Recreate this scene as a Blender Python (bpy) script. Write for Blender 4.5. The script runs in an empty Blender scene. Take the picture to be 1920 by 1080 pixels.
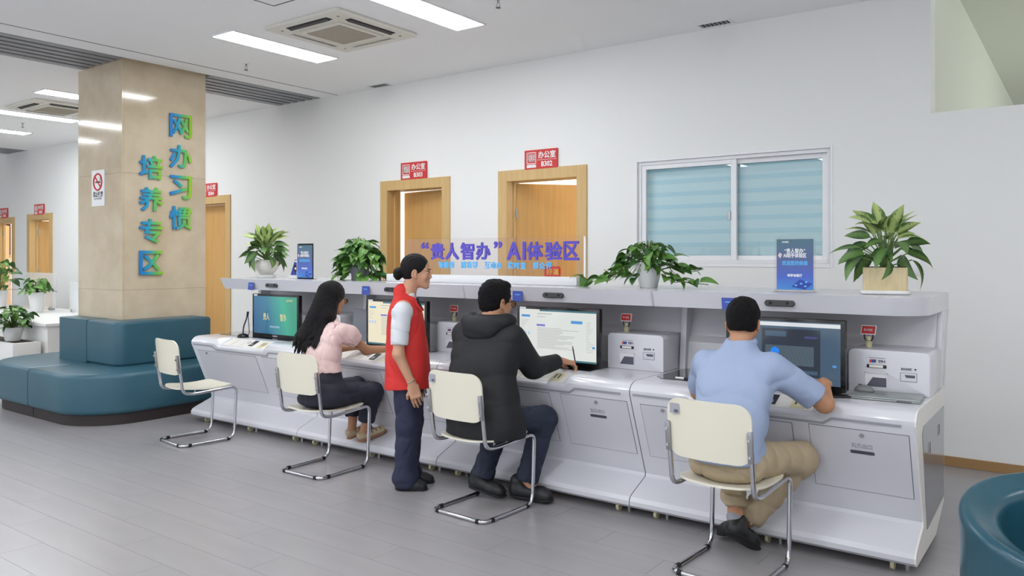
import bpy, bmesh, math, random
import numpy as np
import openvdb as vdb
from mathutils import Vector, Matrix, Euler

SC = bpy.context.scene
COL = SC.collection
PI = math.pi
random.seed(7)

# ------------------------------------------------------------------ camera
YAW = math.atan(1085/1480.)
FPX = 1480.
cam = bpy.data.cameras.new('camera'); camo = bpy.data.objects.new('camera', cam); COL.objects.link(camo)
cam.sensor_width = 36; cam.lens = 36*FPX/1920; cam.shift_y = -60/1920
cam.clip_start = .05; cam.clip_end = 100
camo.location = (0, 0, 1.55); camo.rotation_euler = (PI/2, 0, YAW)
SC.camera = camo

# ------------------------------------------------------------------ world, exposure
W = bpy.data.worlds.new('world'); SC.world = W; W.use_nodes = True
W.node_tree.nodes['Background'].inputs[0].default_value = (.86, .93, 1, 1)
W.node_tree.nodes['Background'].inputs[1].default_value = .62
vs = SC.view_settings
SC.display_settings.display_device = 'sRGB'
vs.view_transform = 'Standard'; vs.look = 'None'; vs.gamma = 1; vs.exposure = 1.15; vs.use_curve_mapping = False
SC.cycles.use_denoising = True
SC.cycles.max_bounces = 8; SC.cycles.diffuse_bounces = 5; SC.cycles.glossy_bounces = 4
SC.cycles.transparent_max_bounces = 12; SC.cycles.sample_clamp_indirect = 6
PANEL_STRENGTH = 10.4

# ------------------------------------------------------------------ materials
def lin(c): return tuple(((v/255.)/12.92 if v/255. < .04045 else ((v/255.+.055)/1.055)**2.4) for v in c)
def mat(name, rgb, rough=.5, metal=0., spec=.5, emit=0., alpha=1., coat=0., trans=0., bump=None, var=None, sss=0):
    m = bpy.data.materials.new(name); m.use_nodes = True
    nt = m.node_tree; b = nt.nodes['Principled BSDF']; c = (*lin(rgb), 1)
    b.inputs['Base Color'].default_value = c
    b.inputs['Roughness'].default_value = rough; b.inputs['Metallic'].default_value = metal
    b.inputs['Specular IOR Level'].default_value = spec; b.inputs['Alpha'].default_value = alpha
    b.inputs['Coat Weight'].default_value = coat; b.inputs['Transmission Weight'].default_value = trans
    if sss:
        b.inputs['Subsurface Weight'].default_value = sss; b.inputs['Subsurface Radius'].default_value = (.01, .004, .002)
    if emit:
        b.inputs['Emission Color'].default_value = c; b.inputs['Emission Strength'].default_value = emit
    m.diffuse_color = c
    if bump or var:
        tc = nt.nodes.new('ShaderNodeTexCoord')
    if bump:   # (scale, strength, stretch xyz)
        mp = nt.nodes.new('ShaderNodeMapping'); mp.inputs['Scale'].default_value = bump[2] if len(bump) > 2 else (1, 1, 1)
        n = nt.nodes.new('ShaderNodeTexNoise'); n.inputs['Scale'].default_value = bump[0]; n.inputs['Detail'].default_value = 4
        bp = nt.nodes.new('ShaderNodeBump'); bp.inputs['Strength'].default_value = bump[1]; bp.inputs['Distance'].default_value = .01
        nt.links.new(tc.outputs['Object'], mp.inputs[0]); nt.links.new(mp.outputs[0], n.inputs['Vector'])
        nt.links.new(n.outputs['Fac'], bp.inputs['Height']); nt.links.new(bp.outputs[0], b.inputs['Normal'])
    if var:    # (scale, rgb2, stretch)
        mp = nt.nodes.new('ShaderNodeMapping'); mp.inputs['Scale'].default_value = var[2] if len(var) > 2 else (1, 1, 1)
        n = nt.nodes.new('ShaderNodeTexNoise'); n.inputs['Scale'].default_value = var[0]; n.inputs['Detail'].default_value = 5
        rp = nt.nodes.new('ShaderNodeValToRGB'); rp.color_ramp.elements[0].position = .35; rp.color_ramp.elements[1].position = .68
        rp.color_ramp.elements[0].color = c; rp.color_ramp.elements[1].color = (*lin(var[1]), 1)
        nt.links.new(tc.outputs['Object'], mp.inputs[0]); nt.links.new(mp.outputs[0], n.inputs['Vector'])
        nt.links.new(n.outputs['Fac'], rp.inputs[0]); nt.links.new(rp.outputs[0], b.inputs['Base Color'])
    return m

def gradient_mat(name, stops, axis=0, rough=.4, emit=0., coord='Generated', diag=None):
    m = bpy.data.materials.new(name); m.use_nodes = True; nt = m.node_tree; b = nt.nodes['Principled BSDF']
    b.inputs['Roughness'].default_value = rough
    tc = nt.nodes.new('ShaderNodeTexCoord'); sp = nt.nodes.new('ShaderNodeSeparateXYZ'); nt.links.new(tc.outputs[coord], sp.inputs[0])
    rp = nt.nodes.new('ShaderNodeValToRGB'); cr = rp.color_ramp
    while len(cr.elements) < len(stops): cr.elements.new(.5)
    for e, (p, c) in zip(cr.elements, stops): e.position = p; e.color = (*lin(c), 1)
    src = sp.outputs[axis]
    if diag:
        ma = nt.nodes.new('ShaderNodeMath'); ma.operation = 'MULTIPLY_ADD'; ma.inputs[1].default_value = diag[1]
        nt.links.new(sp.outputs[diag[0]], ma.inputs[0]); nt.links.new(sp.outputs[axis], ma.inputs[2]); src = ma.outputs[0]
    nt.links.new(src, rp.inputs[0]); nt.links.new(rp.outputs[0], b.inputs['Base Color'])
    if emit:
        nt.links.new(rp.outputs[0], b.inputs['Emission Color']); b.inputs['Emission Strength'].default_value = emit
    return m

M = {}
M['wall'] = mat('wall_paint', (240, 240, 238), .85, bump=(60, .03))
M['wall_green'] = mat('pale_green_wall_paint', (224, 226, 217), .85)
M['ceiling'] = mat('ceiling_paint', (248, 248, 248), .9)
M['groove'] = mat('dark_groove', (70, 68, 66), .8)
M['floor'] = mat('grey_vinyl_plank', (154, 150, 152), .27, spec=.5, bump=(9, .03, (1, 5, 1)), var=(3, (150, 146, 148), (.4, 2.2, 1)))
M['joint'] = mat('plank_joint', (132, 128, 129), .7)
M['slat'] = mat('grey_ceiling_baffle', (150, 152, 155), .45, metal=.3)
M['cavity'] = mat('dark_ceiling_cavity', (52, 52, 54), .9)
M['lamp'] = mat('lit_diffuser', (248, 252, 255), .5, emit=PANEL_STRENGTH)
M['lampframe'] = mat('white_lamp_frame', (235, 235, 235), .4)
M['beige'] = mat('aged_white_plastic', (222, 219, 208), .5)
M['grille'] = mat('beige_filter_grille', (176, 168, 152), .7)
M['black'] = mat('black_plastic', (22, 22, 25), .35)
M['darkgrey'] = mat('dark_grey', (66, 66, 70), .5)
M['wood'] = mat('honey_oak_veneer', (216, 170, 104), .42, bump=(20, .03, (6, 6, .5)), var=(5, (208, 160, 94), (7, 7, .35)))
M['woodframe'] = mat('light_oak_frame', (214, 180, 124), .4, var=(6, (206, 170, 112), (7, 7, .4)))
M['baseboard'] = mat('brown_baseboard', (165, 128, 84), .45)
M['alu'] = mat('white_aluminium', (240, 240, 242), .35)
M['steel'] = mat('brushed_steel', (170, 170, 172), .3, metal=.9)
M['chrome'] = mat('chrome', (205, 205, 210), .13, metal=1.)
M['kiosk'] = mat('white_lacquered_metal', (210, 209, 215), .22, coat=.3)
M['kioskedge'] = mat('white_end_panel', (226, 222, 216), .3)
M['silver'] = mat('satin_silver_panel', (226, 223, 226), .3, metal=.1)
M['mirrorgrey'] = mat('glossy_grey_side_panel', (148, 150, 154), .1, metal=.55)
M['stripe'] = mat('grey_stripe', (158, 158, 168), .4)
M['slotgrey'] = mat('slate_slot', (86, 86, 100), .4)
M['blackglass'] = mat('black_glass', (26, 26, 30), .06, coat=.5)
M['bezel'] = mat('black_bezel', (16, 14, 16), .22)
M['teal'] = mat('teal_leatherette', (54, 95, 110), .36, bump=(260, .06), var=(3, (49, 89, 105)))
M['teal2'] = mat('deep_teal_leatherette', (38, 82, 96), .24, bump=(260, .06), var=(3, (35, 75, 91)))
M['tealdark'] = mat('dark_teal_piping', (28, 76, 90), .4)
M['plinth'] = mat('dark_brown_plinth', (48, 40, 40), .6)
M['cream'] = mat('cream_plywood', (226, 220, 202), .38, coat=.2)
M['rubber'] = mat('black_rubber', (18, 18, 20), .7)
M['creamplastic'] = mat('cream_caster', (206, 198, 160), .5)
M['red'] = mat('red_sign', (208, 52, 50), .5)
M['white'] = mat('white_print', (240, 240, 240), .5)
M['blue'] = mat('royal_blue_card', (40, 66, 160), .45)
M['purple'] = mat('purple_letter', (88, 74, 190), .4)
M['lightblue'] = mat('sky_blue_letter', (98, 186, 240), .4)
M['ceramic'] = mat('white_glazed_pot', (222, 222, 222), .3, coat=.3)
M['marblepot'] = mat('marbled_white_pot', (222, 218, 208), .35, coat=.3, var=(14, (196, 192, 182)))
M['creampot'] = mat('cream_textured_pot', (216, 198, 158), .5, bump=(60, .15, (3, 3, .3)), var=(30, (205, 186, 144), (2, 2, .3)))
M['soil'] = mat('potting_soil', (58, 44, 32), .95)
M['stem'] = mat('green_stem', (96, 124, 62), .6)
M['skin'] = mat('skin', (205, 158, 128), .5, sss=.12, var=(9, (196, 146, 116)))
M['skin2'] = mat('tanned_skin', (188, 138, 106), .5, sss=.12, var=(9, (178, 128, 96)))
M['lip'] = mat('lip', (168, 92, 84), .45)
M['hair'] = mat('black_hair', (17, 14, 16), .42, spec=.22, bump=(70, .7, (6, 6, .3)))
M['hairshort'] = mat('short_black_hair', (17, 15, 17), .65, spec=.18, bump=(190, 1.))
M['vest'] = mat('red_vest_cloth', (206, 42, 38), .7, bump=(7, .5))
M['shirtwhite'] = mat('white_cotton', (212, 214, 219), .75, bump=(14, .15))
M['pinkshirt'] = mat('pale_pink_blouse', (226, 198, 194), .7, bump=(12, .6))
M['blueshirt'] = mat('light_blue_cotton', (152, 166, 195), .75, bump=(9, .55))
M['navy'] = mat('navy_trouser', (38, 42, 66), .8, bump=(12, .2))
M['darknavy'] = mat('dark_navy_cropped_trouser', (36, 38, 52), .75, bump=(14, .3))
M['jacket'] = mat('black_jacket', (23, 23, 27), .72, bump=(10, .5))
M['jeans'] = mat('dark_blue_jeans', (34, 42, 60), .8, bump=(16, .25))
M['khaki'] = mat('khaki_cotton', (172, 154, 126), .8, bump=(12, .25))
M['shoe'] = mat('black_shoe', (26, 26, 28), .5, bump=(40, .2))
M['sandal'] = mat('beige_sandal', (186, 168, 140), .6)
M['cork'] = mat('brown_insole', (150, 108, 82), .7)
M['sock'] = mat('grey_sock', (150, 150, 158), .9)
M['eyewhite'] = mat('eye_white', (230, 226, 222), .25)
M['silvertrim'] = mat('silver_metal', (190, 190, 192), .25, metal=.9)
M['laptop'] = mat('silver_laptop', (160, 165, 163), .3, metal=.6)
M['mouse'] = mat('grey_mouse', (112, 114, 113), .4)
M['greypvc'] = mat('grey_card', (126, 128, 136), .5)
M['column'] = mat('beige_marble', (214, 198, 172), .1, coat=.3, var=(3.2, (196, 178, 150), (1, 1, 1)))
M['counterwhite'] = mat('white_counter', (226, 225, 222), .4)
M['frosted'] = mat('frosted_acrylic', (232, 236, 238), .3, alpha=.35)
M['maroon'] = mat('maroon_velvet', (90, 30, 42), .8)
M['gold'] = mat('gold_fringe', (214, 170, 60), .6)
M['yellow'] = mat('yellow_print', (230, 200, 70), .6)

def glass(name, rgb=(240, 246, 246), ior=1.45, rough=.0, tint=.92):
    m = bpy.data.materials.new(name); m.use_nodes = True; nt = m.node_tree
    for n in list(nt.nodes):
        if n.type != 'OUTPUT_MATERIAL': nt.nodes.remove(n)
    out = nt.nodes[0]; t = nt.nodes.new('ShaderNodeBsdfTransparent'); g = nt.nodes.new('ShaderNodeBsdfGlossy')
    mx = nt.nodes.new('ShaderNodeMixShader'); fr = nt.nodes.new('ShaderNodeFresnel'); fr.inputs[0].default_value = ior
    t.inputs[0].default_value = (*lin(rgb), 1); g.inputs['Roughness'].default_value = rough
    nt.links.new(fr.outputs[0], mx.inputs[0]); nt.links.new(t.outputs[0], mx.inputs[1]); nt.links.new(g.outputs[0], mx.inputs[2])
    nt.links.new(mx.outputs[0], out.inputs[0]); return m
M['glass'] = glass('window_glass', (253, 255, 255))
M['acrylic'] = glass('clear_acrylic', (251, 248, 248), 1.3)

def blind_mat():
    m = bpy.data.materials.new('pale_cyan_blind'); m.use_nodes = True; nt = m.node_tree; b = nt.nodes['Principled BSDF']
    b.inputs['Base Color'].default_value = (*lin((226, 248, 253)), 1); b.inputs['Roughness'].default_value = .7
    b.inputs['Emission Color'].default_value = (*lin((150, 200, 210)), 1); b.inputs['Emission Strength'].default_value = 0.0
    return m
M['blind'] = blind_mat()
M['blinddark'] = mat('cyan_blind_edge', (204, 238, 248), .7)

def leaf_mat(name, edge, centre, spot=None):
    m = bpy.data.materials.new(name); m.use_nodes = True; nt = m.node_tree; b = nt.nodes['Principled BSDF']
    b.inputs['Roughness'].default_value = .42
    tc = nt.nodes.new('ShaderNodeTexCoord'); sp = nt.nodes.new('ShaderNodeSeparateXYZ'); nt.links.new(tc.outputs['Generated'], sp.inputs[0])
    s = nt.nodes.new('ShaderNodeMath'); s.operation = 'SUBTRACT'; s.inputs[1].default_value = .5; nt.links.new(sp.outputs[0], s.inputs[0])
    a = nt.nodes.new('ShaderNodeMath'); a.operation = 'ABSOLUTE'; nt.links.new(s.outputs[0], a.inputs[0])
    n = nt.nodes.new('ShaderNodeTexNoise'); n.inputs['Scale'].default_value = 60; nt.links.new(tc.outputs['Object'], n.inputs['Vector'])
    ad = nt.nodes.new('ShaderNodeMath'); ad.operation = 'MULTIPLY_ADD'; ad.inputs[1].default_value = .5; nt.links.new(n.outputs['Fac'], ad.inputs[0]); nt.links.new(a.outputs[0], ad.inputs[2])
    rp = nt.nodes.new('ShaderNodeValToRGB'); e = rp.color_ramp.elements
    e[0].position = .40; e[0].color = (*lin(centre), 1); e[1].position = .62; e[1].color = (*lin(edge), 1)
    nt.links.new(ad.outputs[0], rp.inputs[0]); nt.links.new(rp.outputs[0], b.inputs['Base Color'])
    b.inputs['Subsurface Weight'].default_value = 0
    return m
M['leafvar'] = leaf_mat('variegated_leaf', (76, 108, 52), (178, 196, 122))
M['leafdark'] = leaf_mat('dark_mottled_leaf', (44, 78, 40), (92, 126, 64))
M['leafpothos'] = mat('pothos_leaf', (98, 142, 60), .4, var=(22, (72, 118, 46)))
M['leafpothos2'] = mat('deep_pothos_leaf', (56, 100, 44), .4, var=(22, (44, 82, 36)))

# ------------------------------------------------------------------ helpers
def link(o): COL.objects.link(o); return o
def props(o, label=None, cat=None, group=None, kind=None):
    if label: o['label'] = label
    if cat: o['category'] = cat
    if group: o['group'] = group
    if kind: o['kind'] = kind
    return o
def thing(name, label, cat, loc=(0, 0, 0), rz=0, group=None):
    o = bpy.data.objects.new(name, None); link(o); o.location = loc; o.rotation_euler = (0, 0, rz); o.empty_display_size = .1
    return props(o, label, cat, group)
class MB:
    """collects primitive shapes into one bmesh"""
    def __init__(s): s.bm = bmesh.new()
    def box(s, a, b, bev=0, seg=2, R=None):
        c = [(a[i]+b[i])/2 for i in range(3)]; d = [abs(b[i]-a[i]) for i in range(3)]
        r = bmesh.ops.create_cube(s.bm, size=1)
        vs_ = r['verts']
        mt = Matrix.Translation(c) @ (R.to_4x4() if R else Matrix()) @ Matrix.Diagonal((*d, 1))
        bmesh.ops.transform(s.bm, matrix=mt, verts=vs_)
        if bev:
            es = list({e for v in vs_ for e in v.link_edges})
            bmesh.ops.bevel(s.bm, geom=es, offset=bev, segments=seg, profile=.5, affect='EDGES', clamp_overlap=True)
        return s
    def prism(s, pts, axis, a, b, bev=0, seg=3):
        """polygon pts (2D) extruded along axis 0/1/2 from a to b"""
        def P(p, w):
            return {0: (w, p[0], p[1]), 1: (p[0], w, p[1]), 2: (p[0], p[1], w)}[axis]
        v0 = [s.bm.verts.new(P(p, a)) for p in pts]; v1 = [s.bm.verts.new(P(p, b)) for p in pts]
        f0 = s.bm.faces.new(v0); f1 = s.bm.faces.new(v1[::-1]); fs = [f0, f1]; n = len(pts)
        for i in range(n): fs.append(s.bm.faces.new((v0[(i+1) % n], v0[i], v1[i], v1[(i+1) % n])))
        bmesh.ops.recalc_face_normals(s.bm, faces=fs)
        if bev:
            es = list(set(f0.edges) | set(f1.edges))
            bmesh.ops.bevel(s.bm, geom=es, offset=bev, segments=seg, profile=.5, affect='EDGES', clamp_overlap=True)
        return s
    def tube(s, pts, r, n=10, closed=False, cap=True):
        P = [Vector(p) for p in pts]; rings = []
        prev = None
        for i, p in enumerate(P):
            if closed: t = (P[(i+1) % len(P)]-P[i-1])
            else: t = (P[min(i+1, len(P)-1)]-P[max(i-1, 0)])
            t.normalize()
            if prev is None:
                u = t.orthogonal().normalized()
            else:
                u = (prev - t*prev.dot(t)).normalized()
            prev = u; w = t.cross(u)
            rr = r[i] if isinstance(r, (list, tuple)) else r
            rings.append([s.bm.verts.new(p+(u*math.cos(2*PI*k/n)+w*math.sin(2*PI*k/n))*rr) for k in range(n)])
        m = len(rings)
        for i in range(m if closed else m-1):
            A, B = rings[i], rings[(i+1) % m]
            for k in range(n): s.bm.faces.new((A[k], A[(k+1) % n], B[(k+1) % n], B[k]))
        if cap and not closed:
            s.bm.faces.new(rings[0][::-1]); s.bm.faces.new(rings[-1])
        return s
    def lathe(s, prof, c=(0, 0, 0), n=32, sx=1, sy=1):
        rings = []
        for (r, z) in prof:
            if r < 1e-5: rings.append([s.bm.verts.new((c[0], c[1], c[2]+z))])
            else: rings.append([s.bm.verts.new((c[0]+sx*r*math.cos(2*PI*k/n), c[1]+sy*r*math.sin(2*PI*k/n), c[2]+z)) for k in range(n)])
        for A, B in zip(rings, rings[1:]):
            for k in range(n):
                a0, a1 = A[k % len(A)], A[(k+1) % len(A)]; b0, b1 = B[k % len(B)], B[(k+1) % len(B)]
                q = []
                for v in (a0, a1, b1, b0):
                    if v not in q: q.append(v)
                if len(q) > 2: s.bm.faces.new(q)
        return s
    def cyl(s, a, b, r, n=16): return s.tube([a, b], r, n)
    def quad(s, *p): s.bm.faces.new([s.bm.verts.new(q) for q in p]); return s
    def build(s, name, m, parent=None, smooth=35, label=None, mats=None):
        bmesh.ops.recalc_face_normals(s.bm, faces=s.bm.faces[:])
        me = bpy.data.meshes.new(name); s.bm.to_mesh(me); s.bm.free()
        return mkobj(name, me, m, parent, smooth, label)
def mkobj(name, me, m, parent=None, smooth=35, label=None):
    if m: me.materials.append(m)
    if smooth:
        me.polygons.foreach_set('use_smooth', [True]*len(me.polygons))
        if smooth < 180: me.set_sharp_from_angle(angle=math.radians(smooth))
    o = bpy.data.objects.new(name, me); link(o)
    if parent: o.parent = parent
    if label: o['label'] = label
    return o
def copy_tree(o, parent=None):
    c = o.copy(); link(c); c.parent = parent
    for ch in list(o.children): copy_tree(ch, c)
    return c
def struct(o): o['kind'] = 'structure'; return o
def fillet(pts, r, n=6):
    """round the inner corners of a 3D polyline; r per corner or one value"""
    P = [Vector(p) for p in pts]; out = [P[0]]
    for i in range(1, len(P)-1):
        rr = r[i-1] if isinstance(r, (list, tuple)) else r
        a = (P[i-1]-P[i]); b = (P[i+1]-P[i]); la, lb = a.length, b.length; a.normalize(); b.normalize()
        d = min(rr, la*.49, lb*.49); p0 = P[i]+a*d; p1 = P[i]+b*d
        for k in range(n+1):
            t = k/n; out.append(p0*(1-t)**2+P[i]*2*t*(1-t)+p1*t*t)
    out.append(P[-1]); return out
def rrect(x0, x1, y0, y1, r, n=6):
    """rounded rectangle outline; r = (bl, br, tr, tl) or a value"""
    if not isinstance(r, (tuple, list)): r = (r,)*4
    out = []
    for (cx, cy, rr, a0) in ((x0, y0, r[0], PI), (x1, y0, r[1], 1.5*PI), (x1, y1, r[2], 0), (x0, y1, r[3], .5*PI)):
        sx = 1 if cx == x0 else -1; sy = 1 if cy == y0 else -1
        if rr < 1e-4: out.append((cx, cy)); continue
        for k in range(n+1):
            a = a0+PI/2*k/n; out.append((cx+sx*rr+rr*math.cos(a), cy+sy*rr+rr*math.sin(a)))
    return out
def text(body, name, m, parent, loc, size, rz=0, extrude=.001, offset=.0, fitw=None, fith=None, tilt=0, align='CENTER', label=None, spacing=1.0, bold=0):
    """flat or raised lettering standing upright, facing -Y when rz is 0"""
    cu = bpy.data.curves.new(name, 'FONT'); cu.body = body; cu.size = size; cu.extrude = extrude; cu.offset = offset
    cu.align_x = align; cu.align_y = 'CENTER'; cu.resolution_u = 2; cu.space_character = spacing
    o = bpy.data.objects.new(name, cu); link(o)
    dg = bpy.context.evaluated_depsgraph_get(); me = bpy.data.meshes.new_from_object(o.evaluated_get(dg))
    bpy.data.objects.remove(o); bpy.data.curves.remove(cu)
    n = len(me.vertices)
    co = np.empty(n*3, np.float32); me.vertices.foreach_get('co', co); co = co.reshape(-1, 3)
    lo, hi = co.min(0), co.max(0)
    if fitw:
        co[:, 0] *= fitw/(hi[0]-lo[0])
    if fith:
        co[:, 1] *= fith/(hi[1]-lo[1])
    if align == 'CENTER':
        co[:, 0] -= (co[:, 0].min()+co[:, 0].max())/2; co[:, 1] -= (co[:, 1].min()+co[:, 1].max())/2
    me.vertices.foreach_set('co', co.ravel()); me.materials.clear()
    if bold:
        bm = bmesh.new()
        for k in range(8):
            n0 = len(bm.verts); bm.from_mesh(me); bm.verts.ensure_lookup_table(); a = k*PI/4
            for v in bm.verts[n0:]: v.co.x += bold*math.cos(a); v.co.y += bold*math.sin(a); v.co.z += .00014*k
        bm.to_mesh(me); bm.free()
    o = mkobj(name, me, m, parent, 0, label)
    o.location = loc; o.rotation_euler = Euler((PI/2+tilt, 0, rz)); return o

# ------------------------------------------------------------------ signed-distance modelling (people, cushions)
class Frame:
    def __init__(s, o, yaw=0, pitch=0, roll=0, M3=None):
        s.o = np.array(o, float)
        s.R = np.array(M3 if M3 is not None else (Euler((pitch, roll, yaw), 'YXZ').to_matrix() if False else (Matrix.Rotation(yaw, 3, 'Z') @ Matrix.Rotation(pitch, 3, 'X') @ Matrix.Rotation(roll, 3, 'Y'))), float)
    def p(s, x, y, z): return tuple(s.o+s.R @ np.array((x, y, z), float))
class SDF:
    def __init__(s, k=.02): s.pr = []; s.k = k
    def _add(s, fn, lo, hi, op, k): s.pr.append((fn, np.array(lo, float), np.array(hi, float), op, s.k if k is None else k)); return s
    def cap(s, a, b, ra, rb=None, op='u', k=None, flat=None):
        a = np.array(a, float); b = np.array(b, float); rb = ra if rb is None else rb; r = max(ra, rb)
        ab = b-a; L = max(ab @ ab, 1e-9)
        if flat is not None:
            ax = np.array(flat[0], float); ax /= np.linalg.norm(ax); fk = flat[1]
        def fn(P):
            q = P-a; t = np.clip((q @ ab)/L, 0, 1); d = q-t[..., None]*ab
            rr = ra+(rb-ra)*t
            if flat is not None:
                c = d @ ax; d = d+c[..., None]*ax*(1/fk-1)
                dd = np.sqrt((d*d).sum(-1)); return (dd-rr)*min(1, (fk+1)/2)
            return np.sqrt((d*d).sum(-1))-rr
        return s._add(fn, np.minimum(a, b)-r, np.maximum(a, b)+r, op, k)
    def chain(s, pts, rs, op='u', k=None, flat=None):
        for i in range(len(pts)-1): s.cap(pts[i], pts[i+1], rs[i], rs[i+1], op, k, flat)
        return s
    def ell(s, c, r, R=None, op='u', k=None):
        c = np.array(c, float); r = np.array(r, float); m = r.max(); R = None if R is None else np.array(R, float)
        def fn(P):
            q = P-c
            if R is not None: q = q @ R
            k0 = np.sqrt(((q/r)**2).sum(-1)); k1 = np.sqrt(((q/(r*r))**2).sum(-1))+1e-9
            return k0*(k0-1)/k1
        return s._add(fn, c-m, c+m, op, k)
    def box(s, c, hf, r, R=None, op='u', k=None):
        c = np.array(c, float); hf = np.array(hf, float); R = None if R is None else np.array(R, float); m = np.linalg.norm(hf)+r if R is not None else hf+r
        def fn(P):
            q = P-c
            if R is not None: q = q @ R
            q = np.abs(q)-hf; return np.sqrt((np.maximum(q, 0)**2).sum(-1))+np.minimum(q.max(-1), 0)-r
        return s._add(fn, c-m, c+m, op, k)
    def loft(s, secs, n=2.3, op='u', k=None):
        """stack of ellipses (z, cx, cy, rx, ry)"""
        S = np.array(sorted(secs), float); z0, z1 = S[0, 0], S[-1, 0]
        lo = (S[:, 1]-S[:, 3]).min(), (S[:, 2]-S[:, 4]).min(), z0-.02; hi = (S[:, 1]+S[:, 3]).max(), (S[:, 2]+S[:, 4]).max(), z1+.02
        # smooth interpolation table
        zz = np.linspace(z0, z1, 60); T = []
        for j in range(1, 5):
            v = np.interp(zz, S[:, 0], S[:, j]); 
            for _ in range(6): v[1:-1] = (v[:-2]+2*v[1:-1]+v[2:])/4
            T.append(v)
        def fn(P):
            z = P[..., 2]; cx, cy, rx, ry = [np.interp(z, zz, t) for t in T]
            u = np.abs(P[..., 0]-cx)/rx; v = np.abs(P[..., 1]-cy)/ry
            rho = (u**n+v**n)**(1/n); d = (rho-1)*np.minimum(rx, ry)
            dz = np.maximum(z0-z, z-z1)
            return np.where(dz > 0, np.sqrt(np.maximum(d, 0)**2+dz*dz), np.maximum(d, dz))
        return s._add(fn, lo, hi, op, k)
    def half(s, p, n, lo, hi, op='s', k=None):
        """half space (the side n points to), limited to a box; for cuts"""
        p = np.array(p, float); n = np.array(n, float); n /= np.linalg.norm(n)
        return s._add(lambda P: -((P-p) @ n), lo, hi, op, k)
    def fn(s, f, lo, hi, op='u', k=None): return s._add(f, lo, hi, op, k)
    def build(s, name, m, parent=None, h=.005, noise=None, label=None, smooth=180):
        us = [p for p in s.pr if p[3] == 'u']
        mg = 4*h+s.k
        lo = np.min([p[1] for p in us], 0)-mg; hi = np.max([p[2] for p in us], 0)+mg
        n = np.ceil((hi-lo)/h).astype(int)+1
        F = np.full(n, .06, np.float32)
        ax = [lo[i]+h*np.arange(n[i]) for i in range(3)]
        for fn, a, b, op, k in s.pr:
            m2 = max(mg, .045) if op == 'u' else mg
            i0 = np.maximum(np.floor((a-m2-lo)/h).astype(int), 0); i1 = np.minimum(np.ceil((b+m2-lo)/h).astype(int)+1, n)
            if (i1 <= i0).any(): continue
            sl = tuple(slice(i0[j], i1[j]) for j in range(3))
            X, Y, Z = np.meshgrid(*[ax[j][sl[j]] for j in range(3)], indexing='ij')
            P = np.stack([X, Y, Z], -1).astype(np.float32); d = fn(P); G = F[sl]; k = max(k, 1e-4)
            if op == 'u':
                t = np.clip(.5+.5*(G-d)/k, 0, 1); F[sl] = G*(1-t)+d*t-k*t*(1-t)
            elif op == 's':
                d = -d; t = np.clip(.5-.5*(G-d)/k, 0, 1); F[sl] = G*(1-t)+d*t+k*t*(1-t)
        if noise:
            mk = np.abs(F) < 3*h+.012
            idx = np.argwhere(mk); P = lo+idx*h
            F[mk] += noise(P).astype(np.float32)
        np.clip(F, -.06, .06, out=F)
        g = vdb.FloatGrid(.06); g.copyFromArray(F, tolerance=0)
        p, tri, q = g.convertToPolygons(isovalue=0, adaptivity=0)
        p = p*h+lo
        me = bpy.data.meshes.new(name); me.vertices.add(len(p)); me.vertices.foreach_set('co', p.astype(np.float32).ravel())
        q = q[:, ::-1]; nq, nt_ = len(q), len(tri)
        me.loops.add(nq*4+nt_*3); me.polygons.add(nq+nt_)
        me.loops.foreach_set('vertex_index', np.concatenate([q.ravel(), tri[:, ::-1].ravel()]).astype(np.int32))
        st = np.concatenate([np.arange(nq)*4, nq*4+np.arange(nt_)*3]).astype(np.int32); me.polygons.foreach_set('loop_start', st)
        me.update(calc_edges=True); me.validate()
        # outward check
        if len(p):
            co = p[q]; c0 = p.mean(0); nrm = np.cross(co[:, 1]-co[:, 0], co[:, 2]-co[:, 0]); vol = ((co[:, 0]-c0)*nrm).sum()
            if vol < 0: me.flip_normals()
        o = mkobj(name, me, m, None, smooth, label)
        if parent: rel(o, parent)
        return o
def rel(o, parent):
    """parent an object whose mesh is in world coordinates (parents are unrotated)"""
    off = Vector((0, 0, 0)); q = parent
    while q: off += q.location; q = q.parent
    o.data.transform(Matrix.Translation(-off)); o.parent = parent; return o
def folds(amp, dirs, warp=.6, seed=0):
    """cloth folds: a few warped sine ridges; dirs = [(direction, wavelength)]"""
    rs = np.random.RandomState(seed); D = []
    for d, wl in dirs:
        d = np.array(d, float); d /= np.linalg.norm(d); D.append((d*2*PI/wl, rs.rand()*6, rs.randn(3)*2*PI/(wl*3.2)))
    def f(P):
        s_ = 0
        for k, ph, w in D:
            a = P @ k+ph+2.2*warp*np.sin(P @ w+ph*2); m_ = .5+.5*np.sin(P @ (w*1.3)+ph)
            s_ = s_+(1-np.abs(np.sin(a/2)))**1.5*m_
        return amp*(s_/len(D)*2-.5)
    return f

# ================================================================== THE SETTING
CZ = 3.545          # ceiling height
WY = 6.62           # front face of the long wall
WT = .20
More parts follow.
